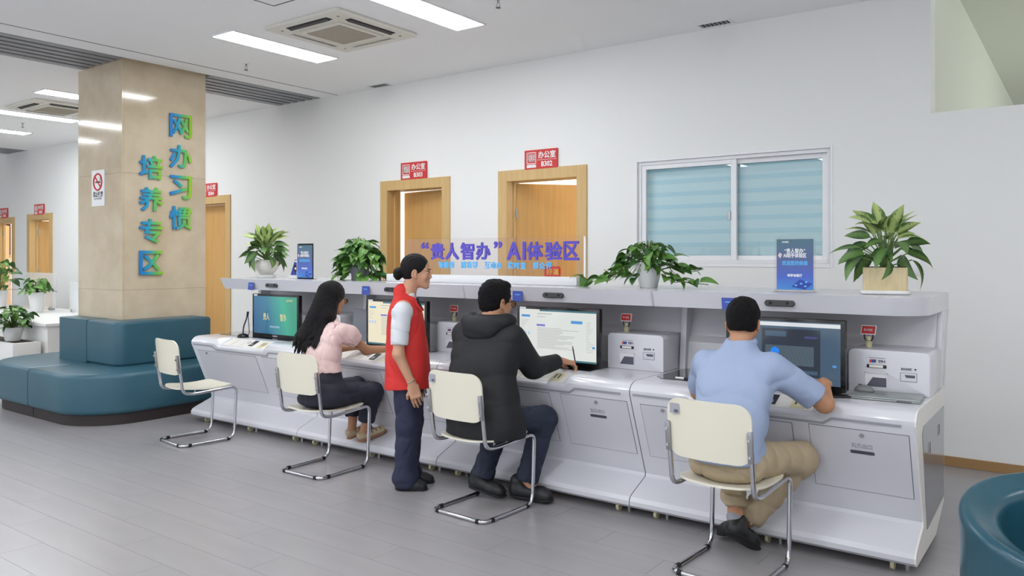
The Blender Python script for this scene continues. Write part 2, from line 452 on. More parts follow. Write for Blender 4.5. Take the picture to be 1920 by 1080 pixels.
# --- floor: vinyl planks laid one by one where the photograph shows them, plain slabs beyond
fl = MB().box((-21, -5, -.12), (4.5, 17, -.003)).build('floor', M['joint'], None, 0); struct(fl)
PW, PL = .2205, 1.22
px0, px1, py0 = -8.62, 1.14, .62
rows = 21
plank_meshes = {}
def plank(x, y, w, l):
    key = round(l, 2)
    if key not in plank_meshes:
        b = MB().box((0, 0, -.003), (l-.0016, w-.0016, 0)); bmesh.ops.recalc_face_normals(b.bm, faces=b.bm.faces[:])
        me = bpy.data.meshes.new('plank'); b.bm.to_mesh(me); b.bm.free(); me.materials.append(M['floor']); plank_meshes[key] = me
    o = bpy.data.objects.new('plank', plank_meshes[key]); link(o); o.parent = fl; o.location = (x, y, 0)
for r_ in range(rows):
    x = px0 - (r_*.41 % PL); y = py0+r_*PW
    while x < px1-.01:
        a = max(x, px0); b_ = min(x+PL, px1)
        if b_-a > .05: plank(a, y, PW, b_-a)
        x += PL
py1 = py0+rows*PW
b = MB()
for (a0, b0, a1, b1) in ((-21, -5, px0, 17), (px1, -5, 4.5, 17), (px0, -5, px1, py0), (px0, py1, px1, 17)):
    b.box((a0, b0, -.003), (a1-.001, b1-.001, 0))
o = b.build('floor_surface', M['floor'], fl, 0); o['kind'] = 'stuff'

# --- ceiling slabs, recessed baffle strips
ce = MB()
S1, S2 = -8.72, -7.84
ce.box((S2, -5, CZ), (4.5, WY, CZ+.12)); ce.box((-16.2, -5, CZ), (S1, WY, CZ+.12)); ce.box((-21, -5, CZ), (-17.1, WY, CZ+.12))
o = ce.build('ceiling', M['ceiling'], None, 0); struct(o); CEIL = o
cv = MB()
for a, b_ in ((S1, S2), (-17.1, -16.2)):
    cv.box((a, -5, CZ+.34), (b_, WY, CZ+.36)); cv.box((a-.01, -5, CZ+.12), (a, WY, CZ+.36)); cv.box((b_, -5, CZ+.12), (b_+.01, WY, CZ+.36))
cv.build('ceiling_recess', M['cavity'], CEIL, 0)
def baffles(x0, x1, n, segs):
    for i in range(n):
        w = (x1-x0)/n; xa = x0+w*(i+.22)
        for (ya, yb) in segs:
            MB().box((xa, ya, CZ-.0), (xa+w*.62, yb, CZ+.09)).build('ceiling_baffle', M['slat'], CEIL, 0)
baffles(S1, S2, 6, ((-5, 4.10), (5.08, WY)))
baffles(-17.1, -16.2, 6, ((-5, WY),))
MB().box((-7.54, -5, CZ-.001), (-7.525, WY, CZ+.002)).build('ceiling_joint', M['groove'], CEIL, 0)
h = MB()
for (a, c) in (((-5.26, 3.36), (-5.25, 3.96)), ((-5.26, 3.95), (-4.66, 3.96)), ((-4.67, 3.36), (-4.66, 3.96)), ((-5.26, 3.36), (-4.66, 3.37))):
    h.box((a[0], a[1], CZ-.002), (c[0], c[1], CZ+.001))
h.build('ceiling_hatch_seam', M['groove'], CEIL, 0)

# --- long wall with openings
doors = [  # x0, x1 clear opening, z
    dict(n=1, x0=-4.94, x1=-4.03, z=2.355), dict(n=2, x0=-6.69, x1=-5.78, z=2.345), dict(n=3, x0=-10.75, x1=-9.84, z=2.33),
    dict(n=4, x0=-16.12, x1=-15.26, z=2.25), dict(n=5, x0=-17.75, x1=-16.84, z=2.22)]
WIN = (-3.406, -1.685, 1.485, 2.42)
ops_ = [(d['x0'], d['x1'], 0, d['z']) for d in doors]+[WIN]
def wall_cells(x0, x1, z0, z1, openings):
    xs = sorted({x0, x1} | {v for o_ in openings for v in o_[:2]}); zs = sorted({z0, z1} | {v for o_ in openings for v in o_[2:]})
    for i in range(len(xs)-1):
        for j in range(len(zs)-1):
            cx, cz = (xs[i]+xs[i+1])/2, (zs[j]+zs[j+1])/2
            if not any(a < cx < b_ and c < cz < d for a, b_, c, d in openings): yield xs[i], xs[i+1], zs[j], zs[j+1]
w = MB()
for a, b_, c, d in wall_cells(-20, -.966, 0, CZ+.4, ops_): w.box((a, WY, c), (b_, WY+WT, d))
struct(w.build('wall_back', M['wall'], None, 0))
struct(MB().box((-.966, WY, 0), (4.5, WY+WT, 2.62)).build('wall_back_low', M['wall'], None, 0))
struct(MB().box((-1.06, WY+WT, 0), (-.966, 16, 4.1)).build('wall_beyond', M['wall_green'], None, 0))
struct(MB().box((-.966, WY+.0, 3.9), (4.5, 16, 4.0)).build('ceiling_beyond', M['wall_green'], None, 0))
struct(MB().box((-.966, 16, 0), (4.5, 16.1, 3.0)).build('wall_far', M['wall_green'], None, 0))
struct(MB().box((-20.1, -5, 0), (-20, WY+WT, CZ+.4)).build('wall_left', M['wall'], None, 0))
struct(MB().box((4.5, -5, 0), (4.6, 16, CZ+.4)).build('wall_right', M['wall'], None, 0))
bb = MB()
xs_ = [-20]+[v for d in sorted(doors, key=lambda q: q['x0']) for v in (d['x0']-.09, d['x1']+.09)]+[4.5]
for a, b_ in zip(xs_[::2], xs_[1::2]): bb.box((a, WY-.014, 0), (b_, WY, .072), .003)
struct(bb.build('baseboard_back', M['baseboard'], None, 0))

# --- offices behind the wall
off = MB()
off.box((-20, 9.6, 0), (-1.06, 9.7, 3.0)); off.box((-20, WY+WT, 2.9), (-1.06, 9.6, 3.0))
for x in (-3.7, -5.3, -8.3, -12.0, -14.4, -16.5): off.box((x, WY+WT, 0), (x+.1, 9.6, 2.9))
struct(off.build('wall_office', M['wall'], None, 0))
def office_light(x, w_=1.0, p=22):
    l = bpy.data.lights.new('office_light', 'AREA'); l.shape = 'RECTANGLE'; l.size = w_; l.size_y = .4; l.energy = p; l.color = (1, .97, .92)
    lo = bpy.data.objects.new('office_light', l); link(lo); lo.location = (x, 8.2, 2.86)
for x in (-4.5, -6.8, -10.2, -15.5, -17.6): office_light(x)
office_light(-2.5, 1.6, 50)
al = bpy.data.lights.new('atrium_fill', 'AREA'); al.size = 3; al.energy = 42; al.color = (.95, 1, .93)  # added fill lamp, unseen, brightens the space beyond the low wall
ao = bpy.data.objects.new('atrium_fill', al); link(ao); ao.location = (3.6, 10.5, 2.2); ao.rotation_euler = (0, math.radians(110), 0)

# --- doors: frame, leaf, hinges, red room plate
def door(d, hinge, ang, plate=None, sticker=False, closed=False):
    x0, x1, z1 = d['x0'], d['x1'], d['z']; y0 = WY-.018; y1 = WY+WT+.01; fw = .085
    root = thing('door_%d' % d['n'], None, None, ((x0+x1)/2, WY, 0)); root['kind'] = 'structure'
    f = MB(); cx = (x0+x1)/2
    X = lambda v: v-cx; Y = lambda v: v-WY
    for a, b_ in ((x0-fw, x0+.03), (x1-.03, x1+fw)): f.box((X(a), Y(y0), 0), (X(b_), Y(y1), z1+fw), .004)
    f.box((X(x0+.03), Y(y0), z1-.03), (X(x1-.03), Y(y1), z1+fw), .004)
    for a, b_ in ((x0+.03, x0+.045), (x1-.045, x1-.03)): f.box((X(a), Y(WY+.10), 0), (X(b_), Y(WY+.14), z1-.03))
    f.build('door_frame', M['woodframe'], root, 0)
    wl = x1-x0-.07
    e = bpy.data.objects.new('leaf_pivot', None)
    L = MB().box((0, -.02, .01), (wl, .02, z1-.04), .003).build('door_leaf', M['wood'], root, 0)
    hy = WY+.15
    if hinge == 'L': L.location = (X(x0+.035), Y(hy), 0); L.rotation_euler = (0, 0, ang)
    else: L.location = (X(x1-.035), Y(hy), 0); L.rotation_euler = (0, 0, PI-ang)
    for z in (.35, 1.25, 2.0):
        MB().cyl((0, -.022, z-.05), (0, -.022, z+.05), .011, 10).build('hinge', M['steel'], L)
    hb = MB(); hb.box((wl-.09, -.026, .93), (wl-.05, .026, 1.12), .004); hb.cyl((wl-.07, -.06, 1.05), (wl-.07, .06, 1.05), .009, 10)
    hb.cyl((wl-.07, -.06, 1.05), (wl-.19, -.06, 1.05), .009, 10); hb.cyl((wl-.07, .06, 1.05), (wl-.19, .06, 1.05), .009, 10)
    hb.build('door_handle', M['silvertrim'], L)
    if sticker:
        s_ = MB(); s_.prism(rrect(.30, .48, 1.32, 1.44, .03), 1, -.0225, -.0205); s_.build('door_sticker', M['red'], L, 0)
        t = text('好運', 'sticker_print', M['yellow'], L, (.39, -.0235, 1.38), .07, extrude=.0004, offset=.001)
    if plate:
        px, pz, name, _lb = plate
        pr = thing('room_sign', plate[3], 'sign', (px, WY-.012, pz), 0, 'red room signs above the office doors')
        MB().box((-.2, -.008, -.098), (.2, .008, .098), .003).build('sign_plate', M['red'], pr, 0)
        lg = MB(); 
        for a in ((-.17, -.045, -.055, -.037), (-.17, .066, -.055, .074), (-.17, -.045, -.163, .074), (-.062, -.045, -.055, .074), (-.17, -.082, -.055, -.052)): lg.box((a[0], -.0105, a[1]), (a[2], -.008, a[3]))
        for i in range(3):
            lg.box((-.15+i*.03, -.0105, -.02), (-.133+i*.03, -.008, .055)); lg.box((-.15, -.0105, -.015+i*.026), (-.075, -.008, -.005+i*.026))
        lg.build('emblem', M['white'], pr, 0)
        text('办公室', 'lettering', M['white'], pr, (.075, -.0085, .042), .075, fitw=.205, extrude=.0006, bold=.0016)
        MB().box((-.04, -.0105, -.010), (.19, -.008, -.007)).build('rule', M['white'], pr, 0)
        text(name, 'number', M['white'], pr, (.075, -.0085, -.05), .075, fitw=.13, fith=.050, extrude=.0006, bold=.002)
    return root
door(doors[0], 'L', math.radians(49), (-4.48, 2.53, 'B302', 'red room sign reading B302 above the door behind the clear sign, right of B303'), sticker=True)
door(doors[1], 'R', -math.radians(-9), (-6.235, 2.525, 'B303', 'red room sign reading B303 above the door left of B302'))
door(doors[2], 'R', 0, (-10.28, 2.50, 'B304', 'red room sign half hidden by the marble column'))
door(doors[3], 'L', math.radians(60), (-15.69, 2.41, 'B305', 'small distant red room sign above the second door from the left edge'))
door(doors[4], 'L', math.radians(150), (-17.25, 2.39, 'B306', 'small distant red room sign at the left edge of the picture'))

# --- office window with sliding sashes and a cyan blind
x0, x1, z0, z1 = WIN; wc = (x0+x1)/2; zc = (z0+z1)/2
wr = thing('window_1', None, None, (wc, WY, zc)); wr['kind'] = 'structure'
def wf(name, boxes, m, parent=wr):
    b = MB()
    for a, c in boxes: b.box((a[0]-wc, a[1]-WY, a[2]-zc), (c[0]-wc, c[1]-WY, c[2]-zc), .003)
    return b.build(name, m, parent, 0)
F = .035
wf('window_trim', [((x0-.022, WY-.006, z0-.03), (x0, WY+.02, z1+.022)), ((x1, WY-.006, z0-.03), (x1+.02, WY+.02, z1+.022)),
                   ((x0, WY-.006, z1), (x1, WY+.02, z1+.022)), ((x0, WY-.006, z0-.03), (x1, WY+.02, z0))], M['alu'])
wf('window_frame', [((x0, WY+.02, z0), (x0+.03, WY+.11, z1)), ((x1-.03, WY+.02, z0), (x1, WY+.11, z1)),
                    ((x0+.03, WY+.02, z1-.03), (x1-.03, WY+.11, z1)), ((x0+.03, WY+.02, z0), (x1-.03, WY+.11, z0+.03))], M['alu'])
xm = -2.50
for nm, a, b_, y in (('sash', x0+.03, xm+.03, WY+.03), ('sash', xm-.03, x1-.03, WY+.065)):
    s_ = wf(nm, [((a, y, z0+.03), (a+.045, y+.03, z1-.03)), ((b_-.05, y, z0+.03), (b_, y+.03, z1-.03)),
                 ((a+.045, y, z1-.07), (b_-.05, y+.03, z1-.03)), ((a+.045, y, z0+.03), (b_-.05, y+.03, z0+.07))], M['alu'])
    wf('pane', [((a+.045, y+.012, z0+.07), (b_-.05, y+.018, z1-.07))], M['glass'], s_)
wf('latch', [((xm-.045, WY+.018, 1.86), (xm-.02, WY+.032, 1.94))], M['steel'])
bl = thing('window_blind', 'pale cyan horizontal blind behind the office window', 'blind', (wc, WY+.128, z1-.02))
MB().box((-.85, -.02, -.02), (.85, .03, .02), .004).build('head_rail', M['alu'], bl, 0)
nsl = 8; pitch = .93/nsl
for i in range(nsl):
    zt = -.02-pitch*i
    pts = [(-.002, 0), (-.006, -pitch*.5), (-.002, -pitch*1.0), (.001, -pitch*1.0), (-.003, -pitch*.5), (.001, 0)]
    sl = MB().prism([(p[0], zt+p[1]) for p in pts], 0, -.84, .84).build('slat', M['blind'], bl, 0)
    MB().box((-.84, -.0085, zt-pitch*.42), (.84, -.004, zt-pitch*.08)).build('slat_band', M['blinddark'], sl, 0)

# --- ceiling lights
def ceiling_light(x, y, label=None):
    r = thing('ceiling_light', label or 'lit recessed ceiling panel behind or above the camera, out of view', 'light', (x, y, CZ), 0, 'recessed ceiling light panels')
    f = MB()
    for a, c in (((-.165, -.615), (-.15, .615)), ((.15, -.615), (.165, .615)), ((-.15, -.615), (.15, -.6)), ((-.15, .6), (.15, .615))):
        f.box((a[0], a[1], -.012), (c[0], c[1], .002))
    f.build('frame', M['lampframe'], r, 0)
    MB().box((-.15, -.6, -.008), (.15, .6, -.002)).build('diffuser', M['lamp'], r, 0)
LL = {(-6.26, 4.76): 'lit ceiling panel left of the air conditioner', (-4.35, 4.72): 'lit ceiling panel right of the air conditioner, cut by the top edge',
      (-10.2, 4.9): 'short-looking lit ceiling panel just left of the marble column', (-12.1, 5.0): 'long lit ceiling panel below the left air conditioner',
      (-13.95, 5.1): 'lowest lit ceiling panel at the left edge'}
for (x, y), l in LL.items(): ceiling_light(x, y, l)
for x in (-14, -12.1, -10.2, -6.26, -4.35, -2.1, .2, 2.6):
    for y in (-3.2, -.6, 2.0):
        ceiling_light(x, y, None)
ceiling_light(2.6, 4.4)

# --- cassette air conditioners, vents, sprinklers
def cassette(x, y, label):
    r = thing('air_conditioner', label, 'air conditioner', (x, y, CZ), 0, 'ceiling cassette air conditioners')
    f = MB(); R_ = .475; r2 = .30
    # panel as ring of four trapezoids with slot gaps
    f.prism(rrect(-R_, R_, -R_, R_, .03), 2, -.03, .0, .008)
    f.build('panel', M['beige'], r, 30)
    g = MB().box((-.26, -.26, -.042), (.26, .26, -.028), .006).build('intake_grille', M['beige'], r, 30)
    MB().box((-.215, -.215, -.046), (.215, .215, -.040)).build('filter', M['grille'], g, 0)
    gb = MB()
    for i in range(20): gb.box((-.213+i*.022, -.21, -.0475), (-.2095+i*.022, .21, -.046))
    q = gb.build('grille_bars', M['grille'], g, 0); q['kind'] = 'stuff'
    for k in range(4):
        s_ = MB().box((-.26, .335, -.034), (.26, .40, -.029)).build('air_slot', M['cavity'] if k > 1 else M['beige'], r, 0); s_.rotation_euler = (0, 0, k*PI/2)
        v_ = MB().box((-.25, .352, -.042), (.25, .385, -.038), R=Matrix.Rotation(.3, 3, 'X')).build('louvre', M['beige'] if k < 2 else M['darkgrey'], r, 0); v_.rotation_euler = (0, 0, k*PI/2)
        c_ = MB().cyl((.36, .36, -.034), (.36, .36, -.028), .012, 10).build('screw_cap', M['grille'], r, 0); c_.rotation_euler = (0, 0, k*PI/2)
cassette(-5.335, 4.735, 'square white cassette air conditioner between the two nearer lit ceiling panels')
cassette(-11.2, 4.95, 'distant cassette air conditioner left of the marble column')
def vent(x, y, label):
    r = thing('ceiling_vent', label, 'vent', (x, y, CZ), 0, 'small slotted ceiling vents')
    f = MB(); f.box((-.15, -.07, -.008), (.15, -.05, 0)); f.box((-.15, .05, -.008), (.15, .07, 0)); f.box((-.15, -.05, -.008), (-.13, .05, 0)); f.box((.13, -.05, -.008), (.15, .05, 0))
    f.build('frame', M['lampframe'], r, 0); MB().box((-.13, -.05, -.003), (.13, .05, -.001)).build('duct', M['cavity'], r, 0)
    for i in range(7): MB().box((-.12+i*.036, -.05, -.008), (-.108+i*.036, .05, -.002)).build('louvre', M['darkgrey'] if 0 else M['slat'], r, 0)
vent(-2.6, 6.49, 'small slotted ceiling vent above the office window')
vent(-6.70, 6.52, 'small slotted ceiling vent above door B303')
vent(-13.6, 6.5, 'distant ceiling vent left of the marble column')
def sprinkler(x, y, label):
    r = thing('sprinkler', label, 'sprinkler', (x, y, CZ), 0, 'ceiling sprinkler heads')
    MB().lathe([(.0, -.004), (.036, -.004), (.038, 0)], n=20).build('rose', M['lampframe'], r)
    b = MB().cyl((0, 0, -.03), (0, 0, 0), .010, 10); b.tube([(-.012, 0, -.03), (-.016, 0, -.05), (-.003, 0, -.066)], .003, 6); b.tube([(.012, 0, -.03), (.016, 0, -.05), (.003, 0, -.066)], .003, 6)
    b.build('body', M['steel'], r); MB().lathe([(0, -.066), (.02, -.069), (.02, -.066), (0, -.063)], n=14).build('deflector', M['darkgrey'], r)
sprinkler(-7.06, 4.97, 'small sprinkler head between the lit panel and the baffle strip')
sprinkler(-3.71, 4.88, 'small sprinkler head cut by the top edge')
sprinkler(-12.9, 5.2, 'distant sprinkler head left of the marble column')

# --- marble column with lettering
CX0, CX1, CY0, CY1 = -8.85, -7.93, 4.12, 5.06
colr = thing('marble_column', 'square beige marble column with blue-green lettering', 'column', ((CX0+CX1)/2, (CY0+CY1)/2, 0))
colr['kind'] = 'structure'
ox, oy = (CX0+CX1)/2, (CY0+CY1)/2
zs_ = [0, 1.2, 2.4, 3.9]
for i in range(3):
    for (a, c) in (((CX0+.02, CY0), (CX1-.0005, CY0+.02)), ((CX1-.02, CY0+.0205), (CX1, CY1)), ((CX0, CY0+.0), (CX0+.0195, CY1)), ((CX0+.02, CY1-.02), (CX1-.0205, CY1))):
        MB().box((a[0]-ox, a[1]-oy, zs_[i]+.0007), (c[0]-ox, c[1]-oy, zs_[i+1]-.0007), .0012, 1).build('marble_slab', M['column'], colr, 0)
MB().box((CX0+.02-ox, CY0+.02-oy, 0), (CX1-.02-ox, CY1-.02-oy, 3.9)).build('column_core', M['wall'], colr, 0)
M['grad'] = gradient_mat('blue_to_green_letter', [(0, (34, 130, 200)), (.35, (40, 160, 190)), (.62, (90, 190, 110)), (1, (150, 200, 50))], 0, .35)
M['letterside'] = mat('letter_side', (60, 130, 150), .5)
def wall_letters(chars, y, ztop, zbot, label, size=.25):
    r = thing('wall_lettering', label, 'lettering', (CX1+.001, y, (ztop+zbot)/2)); n = len(chars)
    pz = (ztop-zbot-size)/(n-1)
    for i, ch in enumerate(chars):
        # a soft purple backing edge then the face, both raised off the stone
        o = text(ch, 'letter', M['grad'], r, (.017, 0, (ztop-size/2-i*pz)-(ztop+zbot)/2), .26, rz=PI/2, extrude=.009, bold=.0055, fith=size-.01, fitw=.245)
wall_letters('网办习惯', 4.752, 3.075, 1.835, 'raised blue-green characters in the right-hand vertical line on the column')
wall_letters('培养专区', 4.42, 2.60, 1.355, 'raised blue-green characters in the lower left-hand vertical line on the column')
ns = thing('no_smoking_sign', 'small white no smoking notice on the shaded side of the marble column', 'sign', (-8.405, CY0-.004, 2.262))
MB().box((-.135, -.003, -.19), (.135, .003, .19), .001).build('board', M['white'], ns, 0)
rg = MB(); rg.tube([(.085*math.cos(a*PI/16), -.0045, .065+.085*math.sin(a*PI/16)) for a in range(32)], .009, 6, closed=True); rg.tube([(-.06, -.0045, .125), (.06, -.0045, .005)], .007, 6)
rg.build('prohibition_ring', M['red'], ns, 0)
cg = MB().box((-.055, -.0042, .055), (.05, -.003, .072)); cg.tube([(.052, -.004, .075), (.045, -.004, .1), (.055, -.004, .12)], .003, 5); cg.build('cigarette', M['darkgrey'], ns, 0)
text('禁止吸烟', 'lettering', M['darkgrey'], ns, (0, -.0035, -.065), .06, fitw=.2, extrude=.0004, offset=.002)
text('NO SMOKING', 'small_lettering', M['darkgrey'], ns, (0, -.0035, -.11), .03, fitw=.16, extrude=.0004)

# --- light switch on the wall
sw = thing('light_switch', 'white wall switch beside the cream potted plant', 'switch', (-1.09, WY-.006, 1.465))
MB().box((-.06, -.006, -.06), (.06, .006, .06), .004).build('plate', M['white'], sw); MB().box((-.04, -.010, -.04), (.04, -.005, .04), .003).build('rocker', M['alu'], sw)

# ================================================================== KIOSK COUNTER
KX = [-6.80, -5.27, -3.74, -2.21]; KW = 1.53
KY = 4.18
# front profile (y, z): top back -> front -> foot -> underside -> back
PA = [(5.10, .80), (4.30, .80), (4.262, .7985), (4.232, .790), (4.210, .775), (4.196, .752), (4.196, .727), (4.405, .215), (4.400, .195), (4.24, .135), (4.205, .118), (4.190, .095), (4.192, .070), (4.215, .052), (4.80, .045), (5.08, .16)]
PB = [(5.10, .80), (4.36, .80), (4.352, .798), (4.220, .742), (4.206, .733), (4.202, .722), (4.207, .700)] + PA[7:]
def face_y(z): return 4.196+(4.405-4.196)*(.727-z)/(.727-.215)
SX0, SX1 = .385, 1.07          # the lowered control strip
def body_sections(x_a, x_b):
    return [(x_a, PA), (SX0-.025, PA), (SX0+.02, PB), (SX1-.01, PB), (SX1+.025, PA), (x_b, PA)]
def kiosk(first=False, last=False):
    r = thing('kiosk', 'k', 'kiosk', (0, 0, 0), 0, 'white self-service kiosks joined in a row')
    # body
    b = MB(); secs = body_sections(.003, KW-.003); rings = []
    for x, pr in secs: rings.append([b.bm.verts.new((x, p[0], p[1])) for p in pr])
    n = len(PA)
    for A, B in zip(rings, rings[1:]):
        for k in range(n): b.bm.faces.new((A[k], A[(k+1) % n], B[(k+1) % n], B[k]))
    b.bm.faces.new(rings[0][::-1]); b.bm.faces.new(rings[-1])
    b.build('desk_body', M['kiosk'], r, 30)
    # thin seam strip between units
    MB().prism([(p[0]+(.004 if i else 0), p[1]-.002) for i, p in enumerate(PA)], 0, -.003, .003).build('joint_strip', M['slotgrey'], r, 0)
    # face-aligned helper
    ang = math.atan2(4.405-4.196, .727-.215)
    def on_face(x0, x1, z0, z1, t0, t1, m, name, parent=r, rr=0, smooth=0):
        # rounded rect lying on the leaning front; t = height off the face
        pts = rrect(x0, x1, z0, z1, rr, 5) if rr else [(x0, z0), (x1, z0), (x1, z1), (x0, z1)]
        b = MB(); v0, v1 = [], []
        for (x, z) in pts:
            y = face_y(z); v0.append(b.bm.verts.new((x, y-t0*math.cos(ang), z-t0*math.sin(ang)))); v1.append(b.bm.verts.new((x, y-t1*math.cos(ang), z-t1*math.sin(ang))))
        b.bm.faces.new(v0); b.bm.faces.new(v1[::-1]); k = len(pts)
        for i in range(k): b.bm.faces.new((v0[i], v0[(i+1) % k], v1[(i+1) % k], v1[i]))
        return b.build(name, m, parent, smooth)
    # access doors
    for (a, c, z0, z1) in ((1.03, 1.50, .34, .678), (.06, .94, .34, .672)):
        on_face(a-.004, c+.004, z0-.004, z1+.004, -.002, .0008, M['slotgrey'], 'door_gap') if c < 1 and False else None
        gp = on_face(a-.003, c+.003, z0-.003, z1+.003, -.002, .0006, M['slotgrey'], 'panel_gap')
        dr = on_face(a, c, z0, z1, -.002, .0022, M['kiosk'], 'access_door')
        lx = 1.285 if a > 1 else .20
        lk = MB(); z = .652; y = face_y(z); lk.cyl((lx, y+.004, z), (lx, y-.009, z-.002), .011, 16); lk.build('lock', M['steel'], dr)
        if a > 1:
            on_face(1.222, 1.338, .549, .567, .002, .0036, M['slotgrey'], 'slot', dr, .007)
            on_face(1.232, 1.328, .556, .560, .003, .0044, M['darkgrey'], 'slot_opening', dr)
            t = text('凭条出口', 'slot_lettering', M['stripe'], dr, (1.28, face_y(.592)-.0035, .592), .03, fitw=.10, extrude=.0003, offset=.0006); t.rotation_euler = Euler((PI/2+ang, 0, 0))
    # stripe running along the front
    def stripe(segs):
        b = MB()
        for (xa, za), (xb, zb) in segs:
            w = .0065; d = Vector((xb-xa, 0, zb-za)).normalized(); nn = Vector((-d.z, 0, d.x))*w
            P = []
            for (x, z, sg) in ((xa, za, 1), (xb, zb, 1), (xb, zb, -1), (xa, za, -1)):
                xx, zz = x+nn.x*sg, z+nn.z*sg; P.append((xx, face_y(min(zz, .727))-.0025, zz))
            b.quad(*P)
        return b.build('front_stripe', M['stripe'], r, 0)
    stripe([((.02, .727), (.325, .727)), ((.32, .729), (.372, .694)), ((.368, .694), (1.105, .694)), ((1.10, .692), (1.152, .727)), ((1.148, .7245), (1.47, .7245))])
    # control strip on the lowered part
    sa = math.atan2(.798-.742, 4.352-4.220)
    def on_strip(x0, x1, u0, u1, t, m, name, parent=r, rr=.004):
        """u from 0 (front lip) to 1 (top)"""
        b = MB(); P = lambda x, u, tt: (x, 4.220+(4.352-4.220)*u-tt*math.sin(sa), .742+(.798-.742)*u+tt*math.cos(sa))
        pts = rrect(x0, x1, u0, u1, .0)
        v0 = [b.bm.verts.new(P(x, u, -.001)) for x, u in pts]; v1 = [b.bm.verts.new(P(x, u, t)) for x, u in pts]; k = len(pts)
        b.bm.faces.new(v0[::-1]); b.bm.faces.new(v1)
        for i in range(k): b.bm.faces.new((v0[i], v0[(i+1) % k], v1[(i+1) % k], v1[i]))
        return b.build(name, m, parent, 0)
    cp = on_strip(.44, 1.045, .06, .94, .0015, M['kioskedge'], 'control_panel')
    on_strip(.79, .845, .2, .86, .004, M['black'], 'fingerprint_reader', cp); on_strip(.806, .829, .28, .48, .0055, M['stripe'], 'reader_window', cp)
    q = on_strip(.73, .755, .45, .75, .003, M['stripe'], 'sensor_dot', cp)
    q = on_strip(.925, 1.0, .12, .78, .0026, M['creamplastic'], 'socket_plate', cp)
    for xx in (.943, .973): on_strip(xx, xx+.008, .35, .7, .0036, M['black'], 'usb_port', cp)
    on_strip(.55, .556, .1, .9, .0022, M['stripe'], 'panel_line', cp); on_strip(.69, .694, .1, .9, .0022, M['stripe'], 'panel_line', cp)
    # dark glass keyboard plate
    MB().prism([(.03, 4.50), (.09, 4.43), (1.12, 4.43), (1.12, 4.92), (.05, 4.92), (.03, 4.86)], 2, .7995, .8035).build('glass_plate', M['blackglass'], r, 0)
    # riser: back panel, cheeks, shelf
    MB().prism([(4.93, .80), (4.95, .98), (4.985, 1.02), (5.06, 1.235), (5.32, 1.235), (5.32, .80)], 0, .045, KW-.03, 0).build('back_panel', M['silver'], r, 20)
    b = MB().prism([(4.89, .80), (4.93, 1.235), (5.34, 1.235), (5.10, .80)], 0, .003, .045, .004, 2); b.build('cheek_panel', M['kiosk'], r, 30)
    b = MB().prism([(5.02, .80), (5.10, 1.235), (5.34, 1.235), (5.16, .80)], 0, KW-.03, KW-.003, .004, 2); b.build('cheek_panel', M['kiosk'], r, 30)
    sl = MB(); top, bot = [], []
    rc = .20 if last else .035
    def outline(y0, x0=.003, x1=KW-.003):
        return [(x, y) for (x, y) in rrect(x0, x1, y0, 5.34, (.004, rc, .004, .004), 8)]
    ot = outline(4.485); ob = outline(4.52, .003+(.04 if first else 0))
    # shelf with a raked front edge
    T = [sl.bm.verts.new((x, y, 1.335)) for x, y in ot]; B = [sl.bm.verts.new((x, y, 1.235)) for x, y in ob]
    sl.bm.faces.new(T); sl.bm.faces.new(B[::-1]); k = len(ot)
    for i in range(k): sl.bm.faces.new((T[i], B[i], B[(i+1) % k], T[(i+1) % k]))
    es = [e for e in sl.bm.edges if all(abs(v.co.z-1.335) < 1e-4 for v in e.verts)]; bmesh.ops.bevel(sl.bm, geom=es, offset=.008, segments=2, affect='EDGES')
    sh = sl.build('shelf', M['kiosk'], r, 30)
    # camera bar and blue card on the shelf front
    rk = math.atan2(.035, .10)
    def shelf_y(z): return 4.485+(1.335-z)*.35
    b = MB(); v0 = rrect(-.085, .085, -.018, .018, .0175, 6)
    b.prism(v0, 1, -.006, .008, .002, 1)
    cb = b.build('camera_bar', M['black'], r); cb.location = (.79, shelf_y(1.283)-.006, 1.283); cb.rotation_euler = (-rk*.9, 0, 0)
    for xx in (-.05, .045): MB().cyl((xx, -.012, 0), (xx, -.005, 0), .008, 12).build('camera_lens', M['blackglass'], cb)
    b = MB().prism([(-.045, .05), (.04, .05), (.055, -.05), (-.03, -.045)], 1, -.002, .001)
    bc = b.build('card_tag', M['blue'], r, 0); bc.location = (.49, shelf_y(1.275)-.014, 1.280); bc.rotation_euler = (-rk*.7, 0, 0)
    MB().box((-.015, -.0028, -.004), (.025, -.002, .001)).build('tag_print', M['lightblue'], bc, 0)
    # card machine housing
    b = MB(); HX0, HX1 = 1.12, KW-.004
    pts = rrect(HX0, HX1, .801, 1.035, (.002, .002, .028, .028), 8)
    b.prism(pts, 1, 4.665, 5.04, .004, 2); hs = b.build('card_machine', M['kiosk'], r, 30)
    cy = 4.6645
    MB().box((HX0+.085, cy-.0006, .832), (HX0+.20, cy+.001, .912)).build('receipt_bay', M['silver'], hs, 0)
    MB().prism([(HX0+.092, .834), (HX0+.198, .834), (HX0+.198, .885), (HX0+.125, .885)], 1, cy-.0012, cy).build('bay_floor', M['slotgrey'], hs, 0)
    b = MB().box((HX0+.085, cy-.004, .832), (HX0+.09, cy, .912)); b.box((HX0+.195, cy-.004, .832), (HX0+.20, cy, .912)); b.box((HX0+.085, cy-.004, .907), (HX0+.20, cy, .912)); b.build('bay_rim', M['kiosk'], hs, 0)
    b = MB().box((HX0+.095, cy-.003, .937), (HX0+.195, cy, .955), .003); b.build('card_slot', M['black'], hs); MB().box((HX0+.108, cy-.0045, .939), (HX0+.178, cy-.002, .953), .002).build('card_slot_plate', M['kioskedge'], hs)
    b = MB()
